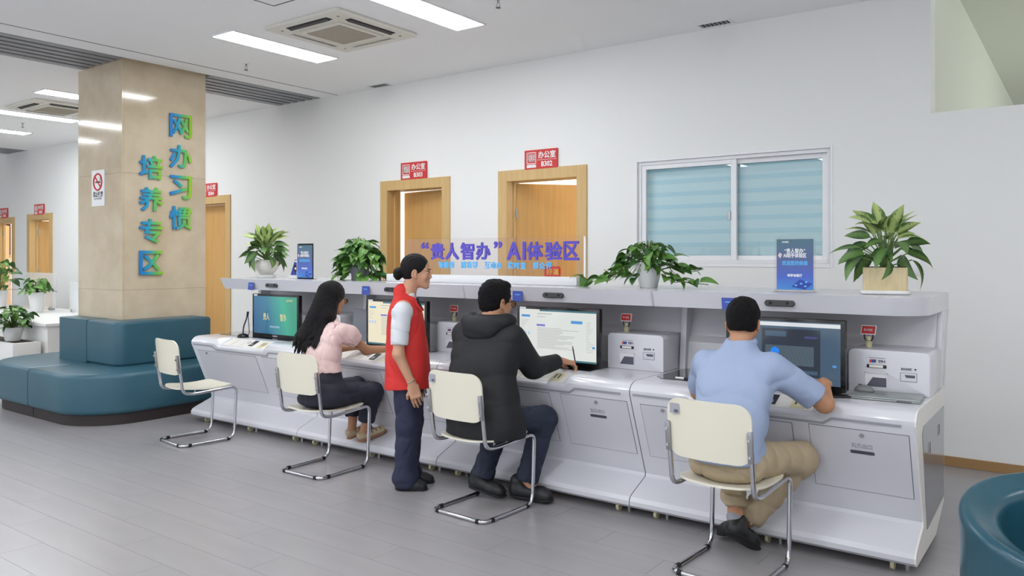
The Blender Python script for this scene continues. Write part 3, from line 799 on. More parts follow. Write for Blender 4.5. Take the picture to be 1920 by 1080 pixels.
    for i, m_ in enumerate(('red', 'blue', 'teal')): MB().prism([(HX0+.108+i*.011, .966), (HX0+.119+i*.011, .966), (HX0+.122+i*.011, .983), (HX0+.111+i*.011, .983)], 1, cy-.0015, cy).build('card_emblem', M[m_], hs, 0)
    text('银联卡', 'card_lettering', M['slotgrey'], hs, (HX0+.172, cy-.001, .974), .017, fitw=.036, extrude=.0003, offset=.0005)
    MB().box((HX0+.105, cy-.0012, .990), (HX0+.19, cy, .994)).build('print_line', M['stripe'], hs, 0)
    b = MB().box((HX0+.262, cy-.002, .875), (HX0+.345, cy, .925), .001); b.build('reader_frame', M['stripe'], hs, 0)
    MB().box((HX0+.266, cy-.003, .879), (HX0+.341, cy-.0015, .921), .001).build('reader_plate', M['kiosk'], hs, 0)
    MB().prism([(HX0+.285, .912), (HX0+.335, .912), (HX0+.335, .897), (HX0+.292, .897)], 1, cy-.0042, cy-.002).build('reader_slot', M['slotgrey'], hs, 0)
    text('身份证扫描', 'reader_lettering', M['slotgrey'], hs, (HX0+.293, cy-.001, .942), .015, fitw=.055, extrude=.0003, offset=.0004)
    MB().prism([(HX0+.33, .947), (HX0+.343, .947), (HX0+.3365, .936)], 1, cy-.0014, cy).build('arrow_mark', M['black'], hs, 0)
    # casters
    for xx in (.14, .80, 1.42):
        c = MB(); c.cyl((xx-.009, 4.27, .027), (xx+.009, 4.27, .027), .027, 18); w = c.build('caster', M['creamplastic'], r)
        MB().box((xx-.014, 4.255, .03), (xx+.014, 4.30, .056), .003).build('caster_fork', M['steel'], w, 0)
        MB().cyl((xx+.06, 4.29, .0), (xx+.06, 4.29, .05), .012, 10).build('levelling_foot', M['steel'], r)
    for xx in (.14, 1.42): MB().cyl((xx-.009, 4.74, .027), (xx+.009, 4.74, .027), .027, 18).build('caster', M['creamplastic'], r)
    MB().box((.02, 4.88, .045), (KW-.02, 5.02, .17)).build('rear_skirt', M['slotgrey'], r, 0)
    if last:
        # end side: white side plate with a glossy grey inset
        b = MB().prism([(p[0], p[1]) for p in PA], 0, KW-.003, KW+.006); b.build('end_panel', M['kioskedge'], r, 0)
        ins = [(4.345, .66), (4.385, .69), (5.055, .69), (5.055, .215), (4.86, .15), (4.53, .15)]
        ins = [(4.36, .665), (4.40, .70), (5.06, .70), (5.06, .19), (4.50, .155)]
        ip = MB().prism(ins, 0, KW+.005, KW+.009).build('side_inset', M['mirrorgrey'], r, 0)
        for (y, z) in ((4.56, .56), (4.86, .60)):
            MB().box((KW+.008, y-.028, z-.03), (KW+.0105, y+.028, z+.03)).build('port_frame', M['stripe'], ip, 0); MB().box((KW+.010, y+.002, z-.026), (KW+.0112, y+.026, z+.026)).build('port', M['black'], ip, 0)
    if first:
        b = MB().prism([(p[0], p[1]) for p in PA], 0, -.006, .003); b.build('end_panel', M['kiosk'], r, 0)
    return r
KL = ['white kiosk at the left end of the row, beside the teal sofa', 'white kiosk second from the left where the woman in pink sits',
      'white kiosk second from the right where the man in the black jacket sits', 'white kiosk at the right end of the row with the grey side inset']
kio = [kiosk(first=True), kiosk(), None, kiosk(last=True)]
kio[2] = copy_tree(kio[1])
for i in range(4): kio[i].location = (KX[i], 0, 0); kio[i]['label'] = KL[i]

# --- monitors
def screen_quads(parent, items, y):
    for (nm, a, c, m) in items:
        MB().box((a[0], y-.0006, a[1]), (c[0], y, c[1])).build(nm, m, parent, 0)
def E_(name, rgb, e=.40): 
    m = mat(name, (0, 0, 0), .15); b = m.node_tree.nodes['Principled BSDF']; b.inputs['Base Color'].default_value = (.01, .01, .01, 1)
    b.inputs['Emission Color'].default_value = (*lin(rgb), 1); b.inputs['Emission Strength'].default_value = e; return m
M['s_warm'] = E_('warm_white_screen', (246, 236, 206)); M['s_white'] = E_('white_screen', (232, 236, 232))
M['s_bar'] = E_('screen_bar', (70, 118, 130)); M['s_blue'] = E_('screen_blue', (90, 160, 226)); M['s_lblue'] = E_('screen_pale_blue', (190, 214, 240)); M['s_text'] = E_('screen_text', (186, 190, 188))
M['s_dark'] = E_('screen_dark', (52, 60, 72)); M['s_slate'] = E_('screen_slate', (74, 96, 118)); M['s_grey'] = E_('screen_grey', (96, 112, 124)); M['s_violet'] = E_('screen_violet', (130, 130, 220)); M['s_button'] = E_('screen_button', (36, 130, 240), .46)
M['s_gold'] = E_('screen_gold', (226, 214, 150)); M['s_pink'] = E_('screen_top', (226, 232, 236))
M['s_grad'] = gradient_mat('blue_green_screen', [(0, (38, 74, 112)), (.45, (44, 96, 116)), (.8, (50, 134, 112)), (1, (44, 120, 96))], 0, .15, .34, diag=(2, .15))
def monitor(k, kind, label):
    r = thing('monitor', label, 'monitor', (KX[k]+.80, 4.545, .803), 0, 'black touch monitors on the kiosks')
    Wd, Ht = .335, .395
    MB().box((-Wd, -.018, 0), (Wd, .022, Ht), .004).build('bezel', M['bezel'], r, 30)
    MB().prism(rrect(-.16, .16, .0, .012, 0), 1, .02, .14).build('stand_foot', M['black'], r, 0)
    MB().box((-.05, .02, .005), (.05, .05, .2), .004).build('stand_neck', M['black'], r, 0)
    s0 = {'dark': M['s_grad'], 'warm': M['s_warm'], 'white': M['s_white'], 'blue': M['s_slate']}[kind]
    sx, z0, z1 = Wd-.024, .032, Ht-.018
    s_ = MB().box((-sx, -.0192, z0), (sx, -.0182, z1)).build('screen', s0, r, 0)
    y = -.0194
    MB().box((-sx+.002, -.0205, z1+.001), (-sx+.055, -.0184, z1+.014)).build('sticker', M['white'], r, 0)
    MB().box((-.03, -.0205, .008), (.035, -.0184, .022)).build('sticker', M['stripe'], r, 0)
    if kind == 'dark':
        text('贵人', 'screen_text', M['s_gold'], s_, (-.125, y, .19), .07, fitw=.09, extrude=.0002, offset=.001)
        text('智办', 'screen_text', M['s_gold'], s_, (.12, y, .19), .07, fitw=.09, extrude=.0002, offset=.001)
        text('数智政务服务', 'screen_text', M['s_lblue'], s_, (0, y, .10), .02, fitw=.14, extrude=.0002)
        text('政务服务', 'screen_text', M['s_gold'], s_, (.22, y, .345), .02, fitw=.07, extrude=.0002)
        MB().prism([(.165, .335), (.18, .335), (.1725, .355)], 1, y-.0004, y).build('screen_mark', M['s_gold'], s_, 0)
    elif kind in ('warm', 'white'):
        it = [('screen_tab_bar', (-.14, z1-.012), (sx, z1), M['s_bar']), ('screen_task_bar', (-sx, z0), (sx, z0+.012), M['s_bar']),
              ('screen_button', (-sx+.018, .322), (-sx+.09, .338), M['s_blue']), ('screen_button', (.115, .29), (.205, .31), M['s_blue']),
              ('screen_heading', (-.165, .262), (-.095, .276), M['s_violet']), ('screen_side_button', (sx-.03, .13), (sx-.01, .145), M['s_blue'])]
        for i in range(3): it.append(('screen_icon', (-sx+.012+i*.03, .20), (-sx+.03+i*.03, .222), M['s_lblue']))
        screen_quads(s_, it, y)
        rr = random.Random(k); b = MB()
        for i in range(15):
            w0 = rr.uniform(.2, .345) if i % 4 else rr.uniform(.1, .2); b.box((-.16, y-.0004, .248-i*.0098), (-.16+w0, y, .2515-i*.0098))
        for i in range(9): b.box((-sx+.015, y-.0004, .30-i*.0098), (-sx+.03+rr.random()*.05, y, .3025-i*.0098)) if i < 7 else None
        for i in range(16): b.box((.235, y-.0004, .30-i*.013), (.25+rr.random()*.045, y, .3025-i*.013))
        b.box((-.16, y-.0004, .345), (-.04, y, .351)); b.box((-.16, y-.0004, .325), (-.09, y, .329))
        q = b.build('screen_text_lines', M['s_text'], s_, 0); q['kind'] = 'stuff'
    else:
        screen_quads(s_, [('screen_top_bar', (-sx, z1-.028), (sx, z1-.006), M['s_pink']), ('screen_window', (-.12, .07), (.205, .335), M['s_dark']),
                          ('screen_window_panel', (-.10, .13), (.17, .24), M['s_grey']), ('screen_button', (.12, .285), (.19, .297), M['s_violet'])], y)
        screen_quads(s_, [('screen_title', (-.10, .29), (.02, .32), M['s_slate']), ('screen_footer', (-.1, .085), (.19, .105), M['s_slate']), ('screen_side_button', (.27, .135), (.29, .147), M['s_blue'])], y-.0008)
        b = MB().cyl((-.045, y-.003, .205), (-.045, y-.0012, .205), .024, 24); b.build('screen_round_button', M['s_button'], s_)
    return r
monitor(0, 'dark', 'black monitor showing a blue-green picture on the kiosk at the left end')
monitor(1, 'warm', 'black monitor with a cream page behind the woman in the red vest')
monitor(2, 'white', 'black monitor with a white page of text before the man in the black jacket')
monitor(3, 'blue', 'black monitor with a dark slate page before the man in the blue shirt')

# --- clip figures holding small red cards
def card_holder(k, label, m=None):
    r = thing('card_holder', label, 'card holder', (KX[k]+1.20, 4.78, 1.0355), 0, 'small red cards in holders on the card machines')
    MB().lathe([(0, 0), (.018, 0), (.019, .03), (.013, .038), (0, .04)], n=18).build('base', M['creamplastic'], r)
    MB().lathe([(0, .036), (.014, .040), (.016, .05), (.012, .062), (0, .066)], n=18).build('knob', M['creamplastic'], r)
    for s_ in (-1, 1): MB().tube(fillet([(s_*.012, 0, .035), (s_*.024, 0, .055), (s_*.020, 0, .082)], .01), .004, 8).build('arm', M['black'], r)
    c = MB().prism([(-.042, .072), (.038, .072), (.044, .125), (-.036, .125)], 1, -.008, -.005).build('card_border', M['white'], r, 0)
    MB().prism([(-.037, .077), (.033, .077), (.038, .120), (-.032, .120)], 1, -.0092, -.0078).build('card', M['red'], c, 0)
    text('取卡提醒', 'card_text', M['white'], c, (0, -.0096, .099), .015, fitw=.045, extrude=.0002)
card_holder(1, 'small red card in a holder behind the woman in the red vest')
card_holder(2, 'small red card in a holder on the card machine right of the black-jacket man')
card_holder(3, 'small red card in a holder on the card machine nearest the laptop')

# --- things lying on the desks
lp = thing('laptop', 'closed silver laptop on the desk in front of the rightmost card machine', 'laptop', (-.87, 4.53, .8015), math.radians(4))
MB().box((-.17, -.115, 0), (.17, .115, .009), .004).build('base', M['laptop'], lp); MB().box((-.17, -.115, .0095), (.17, .115, .017), .004).build('lid', M['laptop'], lp)
MB().cyl((-.14, .112, .008), (.14, .112, .008), .006, 10).build('hinge', M['steel'], lp); MB().box((.06, -.1165, .003), (.13, -.114, .007)).build('port_row', M['darkgrey'], lp, 0)
ms = thing('computer_mouse', 'grey computer mouse resting on the closed laptop', 'mouse', (-.99, 4.58, .8185), math.radians(80))
SDF(.006).ell((0, 0, .004), (.031, .052, .030)).half((0, 0, 0.0), (0, 0, -1), (-.1, -.1, -.1), (.1, .1, .0), 's', .003).build('shell', M['mouse'], None, .0025).parent = ms
MB().box((-.003, .012, .031), (.003, .032, .036), .002).build('wheel', M['darkgrey'], ms)
ph = thing('phone', 'dark phone lying on the desk left of the silver laptop', 'phone', (-1.05, 4.43, .8015), math.radians(-62))
MB().prism(rrect(-.038, .038, -.078, .078, .01), 2, 0, .008, .002).build('case', M['black'], ph); MB().prism(rrect(-.034, .034, -.073, .073, .008), 2, .0078, .0086).build('screen', M['blackglass'], ph, 0)
mc = thing('desk_microphone', 'black gooseneck desk microphone beside the leftmost monitor', 'microphone', (-6.30, 4.40, .803))
MB().lathe([(0, 0), (.05, 0), (.052, .012), (.035, .028), (.012, .034), (0, .035)], n=24).build('base', M['black'], mc)
MB().tube(fillet([(0, 0, .03), (.01, 0, .10), (.035, .01, .16), (.045, .015, .20)], .05), .006, 8).build('neck', M['black'], mc)
MB().tube([(.045, .015, .19), (.052, .017, .235)], [.009, .011], 10).build('head', M['black'], mc)
MB().tube(fillet([(.03, .02, .02), (.07, .02, .03), (.06, .02, .12), (.05, .018, .21)], .04), .0035, 6).build('cable', M['black'], mc)
scn = thing('tablet_screen', 'grey angled screen panel left of the cream-page monitor', 'screen', (-5.05, 4.70, .80), 0)
MB().prism([(-.11, 0), (.12, 0), (.12, .285), (-.10, .30)], 1, 0, .012, .003).build('panel', M['greypvc'], scn, 0); MB().box((.12, -.004, .0), (.132, .016, .29), .002).build('edge', M['kioskedge'], scn, 0)
MB().box((-.12, -.03, .0), (.14, .05, .014), .003).build('foot', M['kioskedge'], scn)
pn = thing('marker_pen', 'small black cap lying on the desk left of the man in the blue shirt', 'pen', (-2.0, 4.46, .8045), 0)
MB().cyl((-.035, 0, .006), (.02, 0, .006), .006, 10).build('barrel', M['white'], pn); MB().cyl((.02, 0, .0065), (.05, 0, .0065), .0068, 10).build('cap', M['black'], pn)

# ================================================================== CHAIRS
def chair():
    r = thing('cantilever_chair', 'c', 'chair', (0, 0, 0), 0, 'cream plywood cantilever chairs with chrome tube frames')
    hw = .207; R_ = .012
    half = lambda s_: [(s_*hw, -.030, .752), (s_*hw, .015, .44), (s_*hw, .10, .425), (s_*hw, .475, .448), (s_*hw, .455, .013), (s_*hw, .0, .013)]
    path = fillet([*half(-1), *half(1)[::-1]], [.055, .055, .07, .075, .06, .06, .075, .07, .055, .055] if False else [.06, .05, .055, .07, .055, .055, .07, .055, .05, .06][:10], 6)
    MB().tube(path, R_, 14).build('tube_frame', M['chrome'], r)
    # seat: shallow moulded sheet
    b = MB(); nx, ny = 16, 16; top = []
    out = []
    def sheet(fn, inside, nx, ny, th, nrm):
        pass
    def shell(name, fp, outline, th):
        """thin sheet from an outline (u,v) mapped by fp to 3D + normal"""
        b = MB(); N = 18; u0, u1, v0, v1, rr = outline
        A = {}; 
        def clampc(u, v):   # squash a grid to the rounded rectangle
            cu, cv = max(u0+rr[0], min(u, u1-rr[0])), max(v0+rr[1], min(v, v1-rr[1]))
            du, dv = u-cu, v-cv
            if abs(du) > 1e-9 and abs(dv) > 1e-9:
                a, c = du/rr[0], dv/rr[1]; m_ = max(abs(a), abs(c)); q = m_/math.hypot(a, c); return cu+du*q, cv+dv*q
            return u, v
        us = [u0+(u1-u0)*i/N for i in range(N+1)]; vs2 = [v0+(v1-v0)*i/N for i in range(N+1)]
        for side in (0, 1):
            for i, u in enumerate(us):
                for j, v in enumerate(vs2):
                    uu, vv = clampc(u, v); p, n = fp(uu, vv); A[side, i, j] = b.bm.verts.new(Vector(p)+Vector(n)*(th/2 if side else -th/2))
        for i in range(N):
            for j in range(N):
                b.bm.faces.new((A[1, i, j], A[1, i+1, j], A[1, i+1, j+1], A[1, i, j+1])); b.bm.faces.new((A[0, i, j], A[0, i, j+1], A[0, i+1, j+1], A[0, i+1, j]))
        for i in range(N):
            for (p, q) in (((i, 0), (i+1, 0)), ((i+1, N), (i, N)), ((0, i+1), (0, i)), ((N, i), (N, i+1))):
                b.bm.faces.new((A[0, p[0], p[1]], A[0, q[0], q[1]], A[1, q[0], q[1]], A[1, p[0], p[1]]))
        return b.build(name, M['cream'], r, 50)
    def seat(u, v):
        z = .456+.000*u; t = (v+.0)/.45
        z += .012*(t**2) - .018*math.sin(PI*min(max(t, 0), 1)) + .02*(u/.2)**2*(1-t)*.9
        if t > .88: z -= (t-.88)**2*1.2
        return (u, .015+v, z+.004), (0, 0, 1)
    shell('seat', seat, (-.205, .205, 0, .455, (.09, .10)), .011)
    def back(u, v):
        y = -.026-.028*(1-(u/.21)**2)-.030*(v/.28-.4)
        return (u, y+.012, .585+v), (0, 1, 0)
    bk = shell('backrest', back, (-.212, .212, 0, .285, (.07, .07)), .011)
    for s_ in (-1, 1):
        MB().box((s_*hw-.013, -.036, .605), (s_*hw+.013, -.019, .75), .004, R=Matrix.Rotation(.12, 3, 'X')).build('back_bracket', M['steel'], r)
        for z in (.635, .715): MB().cyl((s_*hw, -.046+(.68-z)*.14, z), (s_*hw, -.02, z), .007, 10).build('bolt', M['chrome'], r)
        for y in (.13, .36): MB().cyl((s_*(hw-.03), y, .435), (s_*(hw-.03), y, .452), .008, 10).build('screw', M['chrome'], r)
        for y in (.07, .40): MB().tube([(s_*hw, y-.014, .0135), (s_*hw, y+.014, .0135)], .0132, 12).build('glide', M['rubber'], r)
    for xx in (-.16, .16): MB().tube([(xx-.012, .0, .0135), (xx+.012, .0, .0135)], .0132, 12).build('glide', M['rubber'], r)
    return r
ch0 = chair()
CH = [(-6.11, 3.575, -7, 'empty cream cantilever chair nearest the teal sofa'), (-4.49, 3.60, 1.5, 'cream cantilever chair under the woman in pink'),
      (-3.02, 3.575, -3, 'cream cantilever chair under the man in the black jacket'), (-1.45, 3.565, -3, 'cream cantilever chair under the man in the blue shirt')]
chs = []
for i, (x, y, a, l) in enumerate(CH):
    c = ch0 if i == 0 else copy_tree(ch0)
    c.location = (x, y, 0); c.rotation_euler = (0, 0, math.radians(a)); c['label'] = l; chs.append(c)
for c in chs[2:]:
    st = MB().prism([(-.185, .795), (-.137, .795), (-.137, .843), (-.185, .843)], 1, -.0535, -.050).build('sticker', M['stripe'], c, 0)
    MB().prism([(-.162, .80), (-.142, .80), (-.142, .814), (-.162, .814)], 1, -.0545, -.053).build('sticker_print', M['slotgrey'], st, 0)

# ================================================================== SOFA AROUND THE COLUMN
def outline_L(xs, xo, yo, ri, yb, xi, yi):
    """half ring: from the seam xs along the front to corner (xo, yo) then back along the side to yb; inner edge xi, yi"""
    s_ = 1 if xo > xs else -1; pts = [(xs, yo)]
    for k in range(13):
        a = PI/2*k/12; pts.append((xo-s_*ri+s_*ri*math.sin(a), yo+ri-ri*math.cos(a)))
    pts += [(xo, yb), (xi, yb)]
    r2 = .02
    pts += [(xi, yi), (xs, yi)]
    return pts
def sofa_part(xs, right, label):
    o = thing('column_sofa', label, 'sofa', (xs, 4.2, 0), 0, 'teal leatherette sofa modules round the column')
    g = .006
    if right: X0 = xs+g; xo, xi, xbo = -7.12, CX1+.002, -7.60
    else: X0 = xs-g; xo, xi, xbo = -9.38, CX0-.002, -9.03
    L = lambda pts: [(p[0]-xs, p[1]-4.2) for p in pts]
    yb = 4.90
    b = MB(); b.prism(L(outline_L(X0, xo, 3.35, .55, yb, xi, CY0-.002)), 2, .10, .475, .045, 5); b.build('seat_base', M['teal'], o, 50)
    bp = outline_L(X0, xo-(.04 if right else -.04), 3.40, .52, yb-.03, xi, CY0-.002)
    MB().prism(L(bp), 2, .0, .105).build('plinth', M['plinth'], o, 30)
    bo = (-7.60 if right else -8.89) if right else -9.03
    b = MB(); b.prism(L(outline_L(X0, -7.59 if right else -8.86, 3.90, .09, yb, xi if right else CX0-.002, CY0-.002)), 2, .472, .905, .03, 4)
    b.build('backrest', M['teal'], o, 50)
    return o
sofa_part(-8.20, True, 'teal sofa module wrapping the right front corner of the column')
sofa_part(-8.20, False, 'teal sofa module at the far left of the column, left of the seam')

# --- tub chair at the lower right edge
tc = thing('tub_chair', 'teal leatherette tub chair cut by the right edge of the picture', 'armchair', (.01, 3.22, 0))
bd = np.array((-.35, .93)); bd /= np.linalg.norm(bd)
def tub(P):
    x, y, z = P[..., 0], P[..., 1], P[..., 2]; r = np.sqrt(x*x+y*y)+1e-6
    c = (x*bd[0]+y*bd[1])/r; zt = .668+.075*c
    rr = .312+.014*np.clip(z/.7, 0, 1); dx = np.abs(r-rr)-.034; z = z+np.clip(.36-r, 0, .1)*.35; dz = np.maximum(z-(zt-.03), .10-z)
    return np.sqrt(np.maximum(dx, 0)**2+np.maximum(dz, 0)**2)+np.minimum(np.maximum(dx, dz), 0)-.03
o = SDF(.03).fn(tub, (-.4, -.4, .05), (.4, .4, .82)).build('shell', M['teal2'], None, .008); o.parent = tc
MB().lathe([(0, .10), (.27, .10), (.275, .40), (.26, .445), (.2, .46), (0, .465)], n=48).build('seat', M['teal2'], tc, 60)
MB().lathe([(0, .0), (.33, .0), (.335, .02), (.335, .085), (0, .09)], n=48).build('plinth', M['plinth'], tc)
def rim(r, dz):
    return [(r*math.cos(a), r*math.sin(a), .668+.075*(math.cos(a)*bd[0]+math.sin(a)*bd[1])+dz) for a in [2*PI*k/72 for k in range(72)]]
MB().tube(rim(.381, -.035), .0055, 8, closed=True).build('piping', M['tealdark'], tc)
for a in (-1.95, -.2, 2.2):
    zt = .668+.075*(math.cos(a)*bd[0]+math.sin(a)*bd[1])
    MB().tube([((.3775+.002*z)*math.cos(a), (.3775+.002*z)*math.sin(a), z) for z in np.linspace(.1, zt-.04, 14)]+[(.37*math.cos(a), .37*math.sin(a), zt-.008), (.335*math.cos(a), .335*math.sin(a), zt+.002), (.29*math.cos(a), .29*math.sin(a), zt-.01)], .003, 6).build('seam', M['tealdark'], tc)

# ================================================================== THINGS ON THE SHELF
SZ = 1.336
# --- plants
def leaf_mesh(name, L, Wd, m, bend=.5, fold=.25, tip=1.3, base=.55, n=9, heart=False, wave=0):
    b = MB(); rows = []
    for i in range(n+1):
        t = i/n
        if heart: w = Wd*.5*(math.sin(PI*min(1, (t*.86+.14))**.62))**.9 if t < 1 else 0
        else: w = Wd*.5*(math.sin(PI*t**base))**tip
        w = max(w, .0006); a = bend*t
        y = L*(math.sin(a)/max(bend, 1e-3)) if bend > 1e-3 else L*t
        z = -L*((1-math.cos(a))/max(bend, 1e-3)); wz = wave*math.sin(9*t)
        rows.append([b.bm.verts.new(p) for p in ((-w, y, z+w*fold+wz), (-w*.5, y, z+w*fold*.35), (0, y, z), (w*.5, y, z+w*fold*.35), (w, y, z+w*fold-wz))])
    for A, B in zip(rows, rows[1:]):
        for k in range(4): b.bm.faces.new((A[k], A[k+1], B[k+1], B[k]))
    bmesh.ops.recalc_face_normals(b.bm, faces=b.bm.faces[:]); me = bpy.data.meshes.new(name); b.bm.to_mesh(me); b.bm.free()
    me.materials.append(m); me.polygons.foreach_set('use_smooth', [True]*len(me.polygons)); return me
def put_leaf(me, root, p, az, el, roll=0, s=1):
    o = bpy.data.objects.new('leaf', me); link(o); o.parent = root
    o.matrix_local = Matrix.Translation(p) @ Matrix.Rotation(az, 4, 'Z') @ Matrix.Rotation(el, 4, 'X') @ Matrix.Rotation(roll, 4, 'Y') @ Matrix.Diagonal((s, s, s, 1)); return o
LV = [leaf_mesh('leaf_long', .19, .080, M['leafvar'], .8, .3, 1.0, .7), leaf_mesh('leaf_long', .16, .082, M['leafvar'], .35, .3, 1.0, .7)]
LD = [leaf_mesh('leaf_long', .17, .074, M['leafdark'], 1.1, .3, 1.0, .7), leaf_mesh('leaf_long', .17, .066, M['leafdark'], .7, .25, 1.0, .7)]
LP = [leaf_mesh('leaf_heart', .095, .072, M['leafpothos'], .8, .25, heart=True), leaf_mesh('leaf_heart', .085, .066, M['leafpothos2'], .5, .3, heart=True),
      leaf_mesh('leaf_heart', .095, .055, M['leafpothos'], 1.1, .3, heart=True)]
def stems_mesh(root, stems):
    b = MB()
    for pts, r_ in stems: b.tube(fillet(pts, .05, 4), r_, 6)
    o = b.build('stems', M['stem'], root, 180); o['kind'] = 'stuff'
def plant_long(root, z0, R0, H, n, seed, spread=.25, lo=-.4):
    """upright plant with long leaves fanning from a crown"""
    rr = random.Random(seed); st = []
    for i in range(n):
        f = i/(n-1)                       # 0 outer and low .. 1 inner and high
        az = i*2.39996+rr.uniform(-.5, .5); el0 = lo+(1.15-lo)*f**.9+rr.uniform(-.35, .35)
        h = H*(.12+.50*f)+rr.uniform(-.02, .02); ro = spread*(.42-.30*f)*rr.uniform(.75, 1.15)
        tip = Vector((ro*math.sin(-az), ro*math.cos(az), z0+h)); base = Vector((R0*.3*math.sin(-az), R0*.3*math.cos(az), z0-.02))
        st.append(([base, base+Vector((0, 0, h*.6)), tip], .0035))
        kind = LV if f > .58 else LD
        put_leaf(rr.choice(kind), root, tip, az+rr.uniform(-.4, .4), el0, rr.uniform(-1.0, 1.0), rr.uniform(.75, 1.2))
    stems_mesh(root, st)
def plant_pothos(root, z0, R0, dome, n, seed, rx, H, trail=(), low=-.12, floor_z=.0):
    rr = random.Random(seed); st = []
    for i in range(n):
        az = i*2.39996+rr.uniform(-.4, .4); v = rr.random()
        phi = rr.uniform(-.25, 1.45) if i % 3 else rr.uniform(-.3, .6); q = rr.uniform(.62, 1.0)
        p = Vector((rx*q*math.cos(phi)*math.sin(-az), rx*.75*q*math.cos(phi)*math.cos(az), max(z0-.02+H*q*math.sin(phi)+(low if phi < 0 else 0), floor_z+.03)))
        st.append(([Vector((R0*.3*math.sin(-az), R0*.3*math.cos(az), z0-.02)), Vector((p.x*.45, p.y*.45, max(p.z+.04, z0+.03))), p], .0022))
        put_leaf(rr.choice(LP), root, p, az+rr.uniform(-.7, .7), rr.uniform(-.7, .35), rr.uniform(-.6, .6), rr.uniform(.85, 1.3))
    for pts in trail:
        P = [Vector(p) for p in pts]; st.append((P, .0025)); Q = fillet(P, .08, 5)
        for j in range(2, len(Q), 2):
            az = math.atan2(-(Q[j]-Q[j-1]).x, (Q[j]-Q[j-1]).y)+rr.uniform(-1.1, 1.1)
            put_leaf(rr.choice(LP), root, Q[j]+Vector((0, 0, .012)), az, rr.uniform(-.5, .5), rr.uniform(-.5, .5), rr.uniform(.9, 1.4))
    stems_mesh(root, st)
# leftmost: round marbled bowl with a long-leaved plant
p1 = thing('potted_plant', 'long-leaved plant in a round marbled white bowl at the left end of the shelf', 'plant', (-6.56, 4.85, SZ), 0, 'potted plants on the kiosk shelf')
MB().lathe([(0, 0), (.085, 0), (.088, .008), (.085, .03), (.0, .03)], n=32).build('saucer', M['ceramic'], p1)
MB().lathe([(0, .028), (.06, .028), (.07, .045), (.105, .085), (.113, .12), (.108, .155), (.098, .172), (.094, .176), (.088, .172), (.095, .15), (0, .15)], n=40).build('bowl', M['marblepot'], p1)
MB().lathe([(0, .158), (.09, .152)], n=24).build('soil', M['soil'], p1)
plant_long(p1, .165, .08, .36, 56, 5, .32, -.75)
# bushy pothos
p2 = thing('potted_plant', 'bushy heart-leaved plant hiding its grey pot, second from the left', 'plant', (-5.24, 4.86, SZ), 0, 'potted plants on the kiosk shelf')
MB().lathe([(0, 0), (.07, 0), (.09, .14), (.095, .17), (.088, .17), (.08, .14), (0, .14)], n=32).build('pot', M['greypvc'], p2); MB().lathe([(0, .155), (.085, .15)], n=20).build('soil', M['soil'], p2)
plant_pothos(p2, .16, .08, 0, 190, 11, .235, .22, low=-.06, trail=([(.0, -.05, .16), (.0, -.13, .14), (.01, -.14, .04)], [(-.03, -.05, .16), (-.08, -.12, .13), (-.08, -.13, .04)], [(.04, -.05, .16), (.09, -.10, .13), (.10, -.11, .04)], [(.05, .0, .16), (.16, -.03, .12), (.20, -.04, .04)], [(-.05, .0, .16), (-.15, -.05, .12), (-.18, -.06, .04)]))
# trailing pothos in white pot
p3 = thing('potted_plant', 'trailing heart-leaved plant in a tapered white pot below the office window', 'plant', (-2.42, 4.87, SZ), 0, 'potted plants on the kiosk shelf')
MB().lathe([(0, 0), (.058, 0), (.062, .01), (.088, .13), (.088, .165), (.082, .172), (.076, .165), (.078, .14), (0, .14)], n=36).build('pot', M['ceramic'], p3)
MB().lathe([(0, .155), (.079, .15)], n=20).build('soil', M['soil'], p3)
plant_pothos(p3, .16, .07, 0, 62, 23, .21, .17, low=-.03, trail=(
    [(-.05, -.02, .17), (-.16, -.05, .22), (-.25, -.08, .06), (-.42, -.10, .03), (-.50, -.11, .09)], [(-.04, -.04, .17), (-.14, -.10, .15), (-.22, -.13, .04), (-.36, -.16, .04)],
    [(-.04, .03, .17), (-.16, .0, .18), (-.24, -.02, .05), (-.30, -.08, .12)],
    [(.05, -.02, .17), (.15, -.04, .20), (.22, -.06, .05), (.34, -.08, .04), (.45, -.06, .03)], [(.05, -.03, .17), (.14, -.08, .12), (.20, -.10, .04), (.33, -.13, .05)],
    [(.05, .0, .17), (.16, .0, .16), (.28, -.02, .10), (.40, -.02, .13)], [(.0, -.05, .17), (.03, -.11, .18), (.05, -.12, .10)]))
# rightmost: cream square pot
p4 = thing('potted_plant', 'mottled long-leaved plant in a cream square pot at the right end of the shelf', 'plant', (-.94, 4.86, SZ), math.radians(11), 'potted plants on the kiosk shelf')
MB().prism(rrect(-.128, .128, -.11, .11, .04), 2, 0, .022, .008, 2).build('saucer', M['ceramic'], p4)
b = MB(); b.prism(rrect(-.114, .114, -.10, .10, .012), 2, .018, .150, .003, 2); b.build('pot', M['creampot'], p4); MB().box((-.105, -.09, .149), (.105, .09, .153)).build('soil', M['soil'], p4)
plant_long(p4, .155, .08, .37, 44, 9, .36, -.75)

# --- clear sign with raised letters
sg = thing('acrylic_sign', 'long clear acrylic sign with purple characters on a white base', 'sign', (-3.88, 4.86, SZ), 0)
MB().box((-.97, -.06, 0), (.93, .06, .062), .004).build('base', M['ceramic'], sg)
MB().box((-.80, -.004, .062), (.955, .004, .355)).build('clear_panel', M['acrylic'], sg, 0)
MB().box((.956, -.006, .062), (.972, .006, .355), .002).build('end_strip', M['white'], sg, 0)
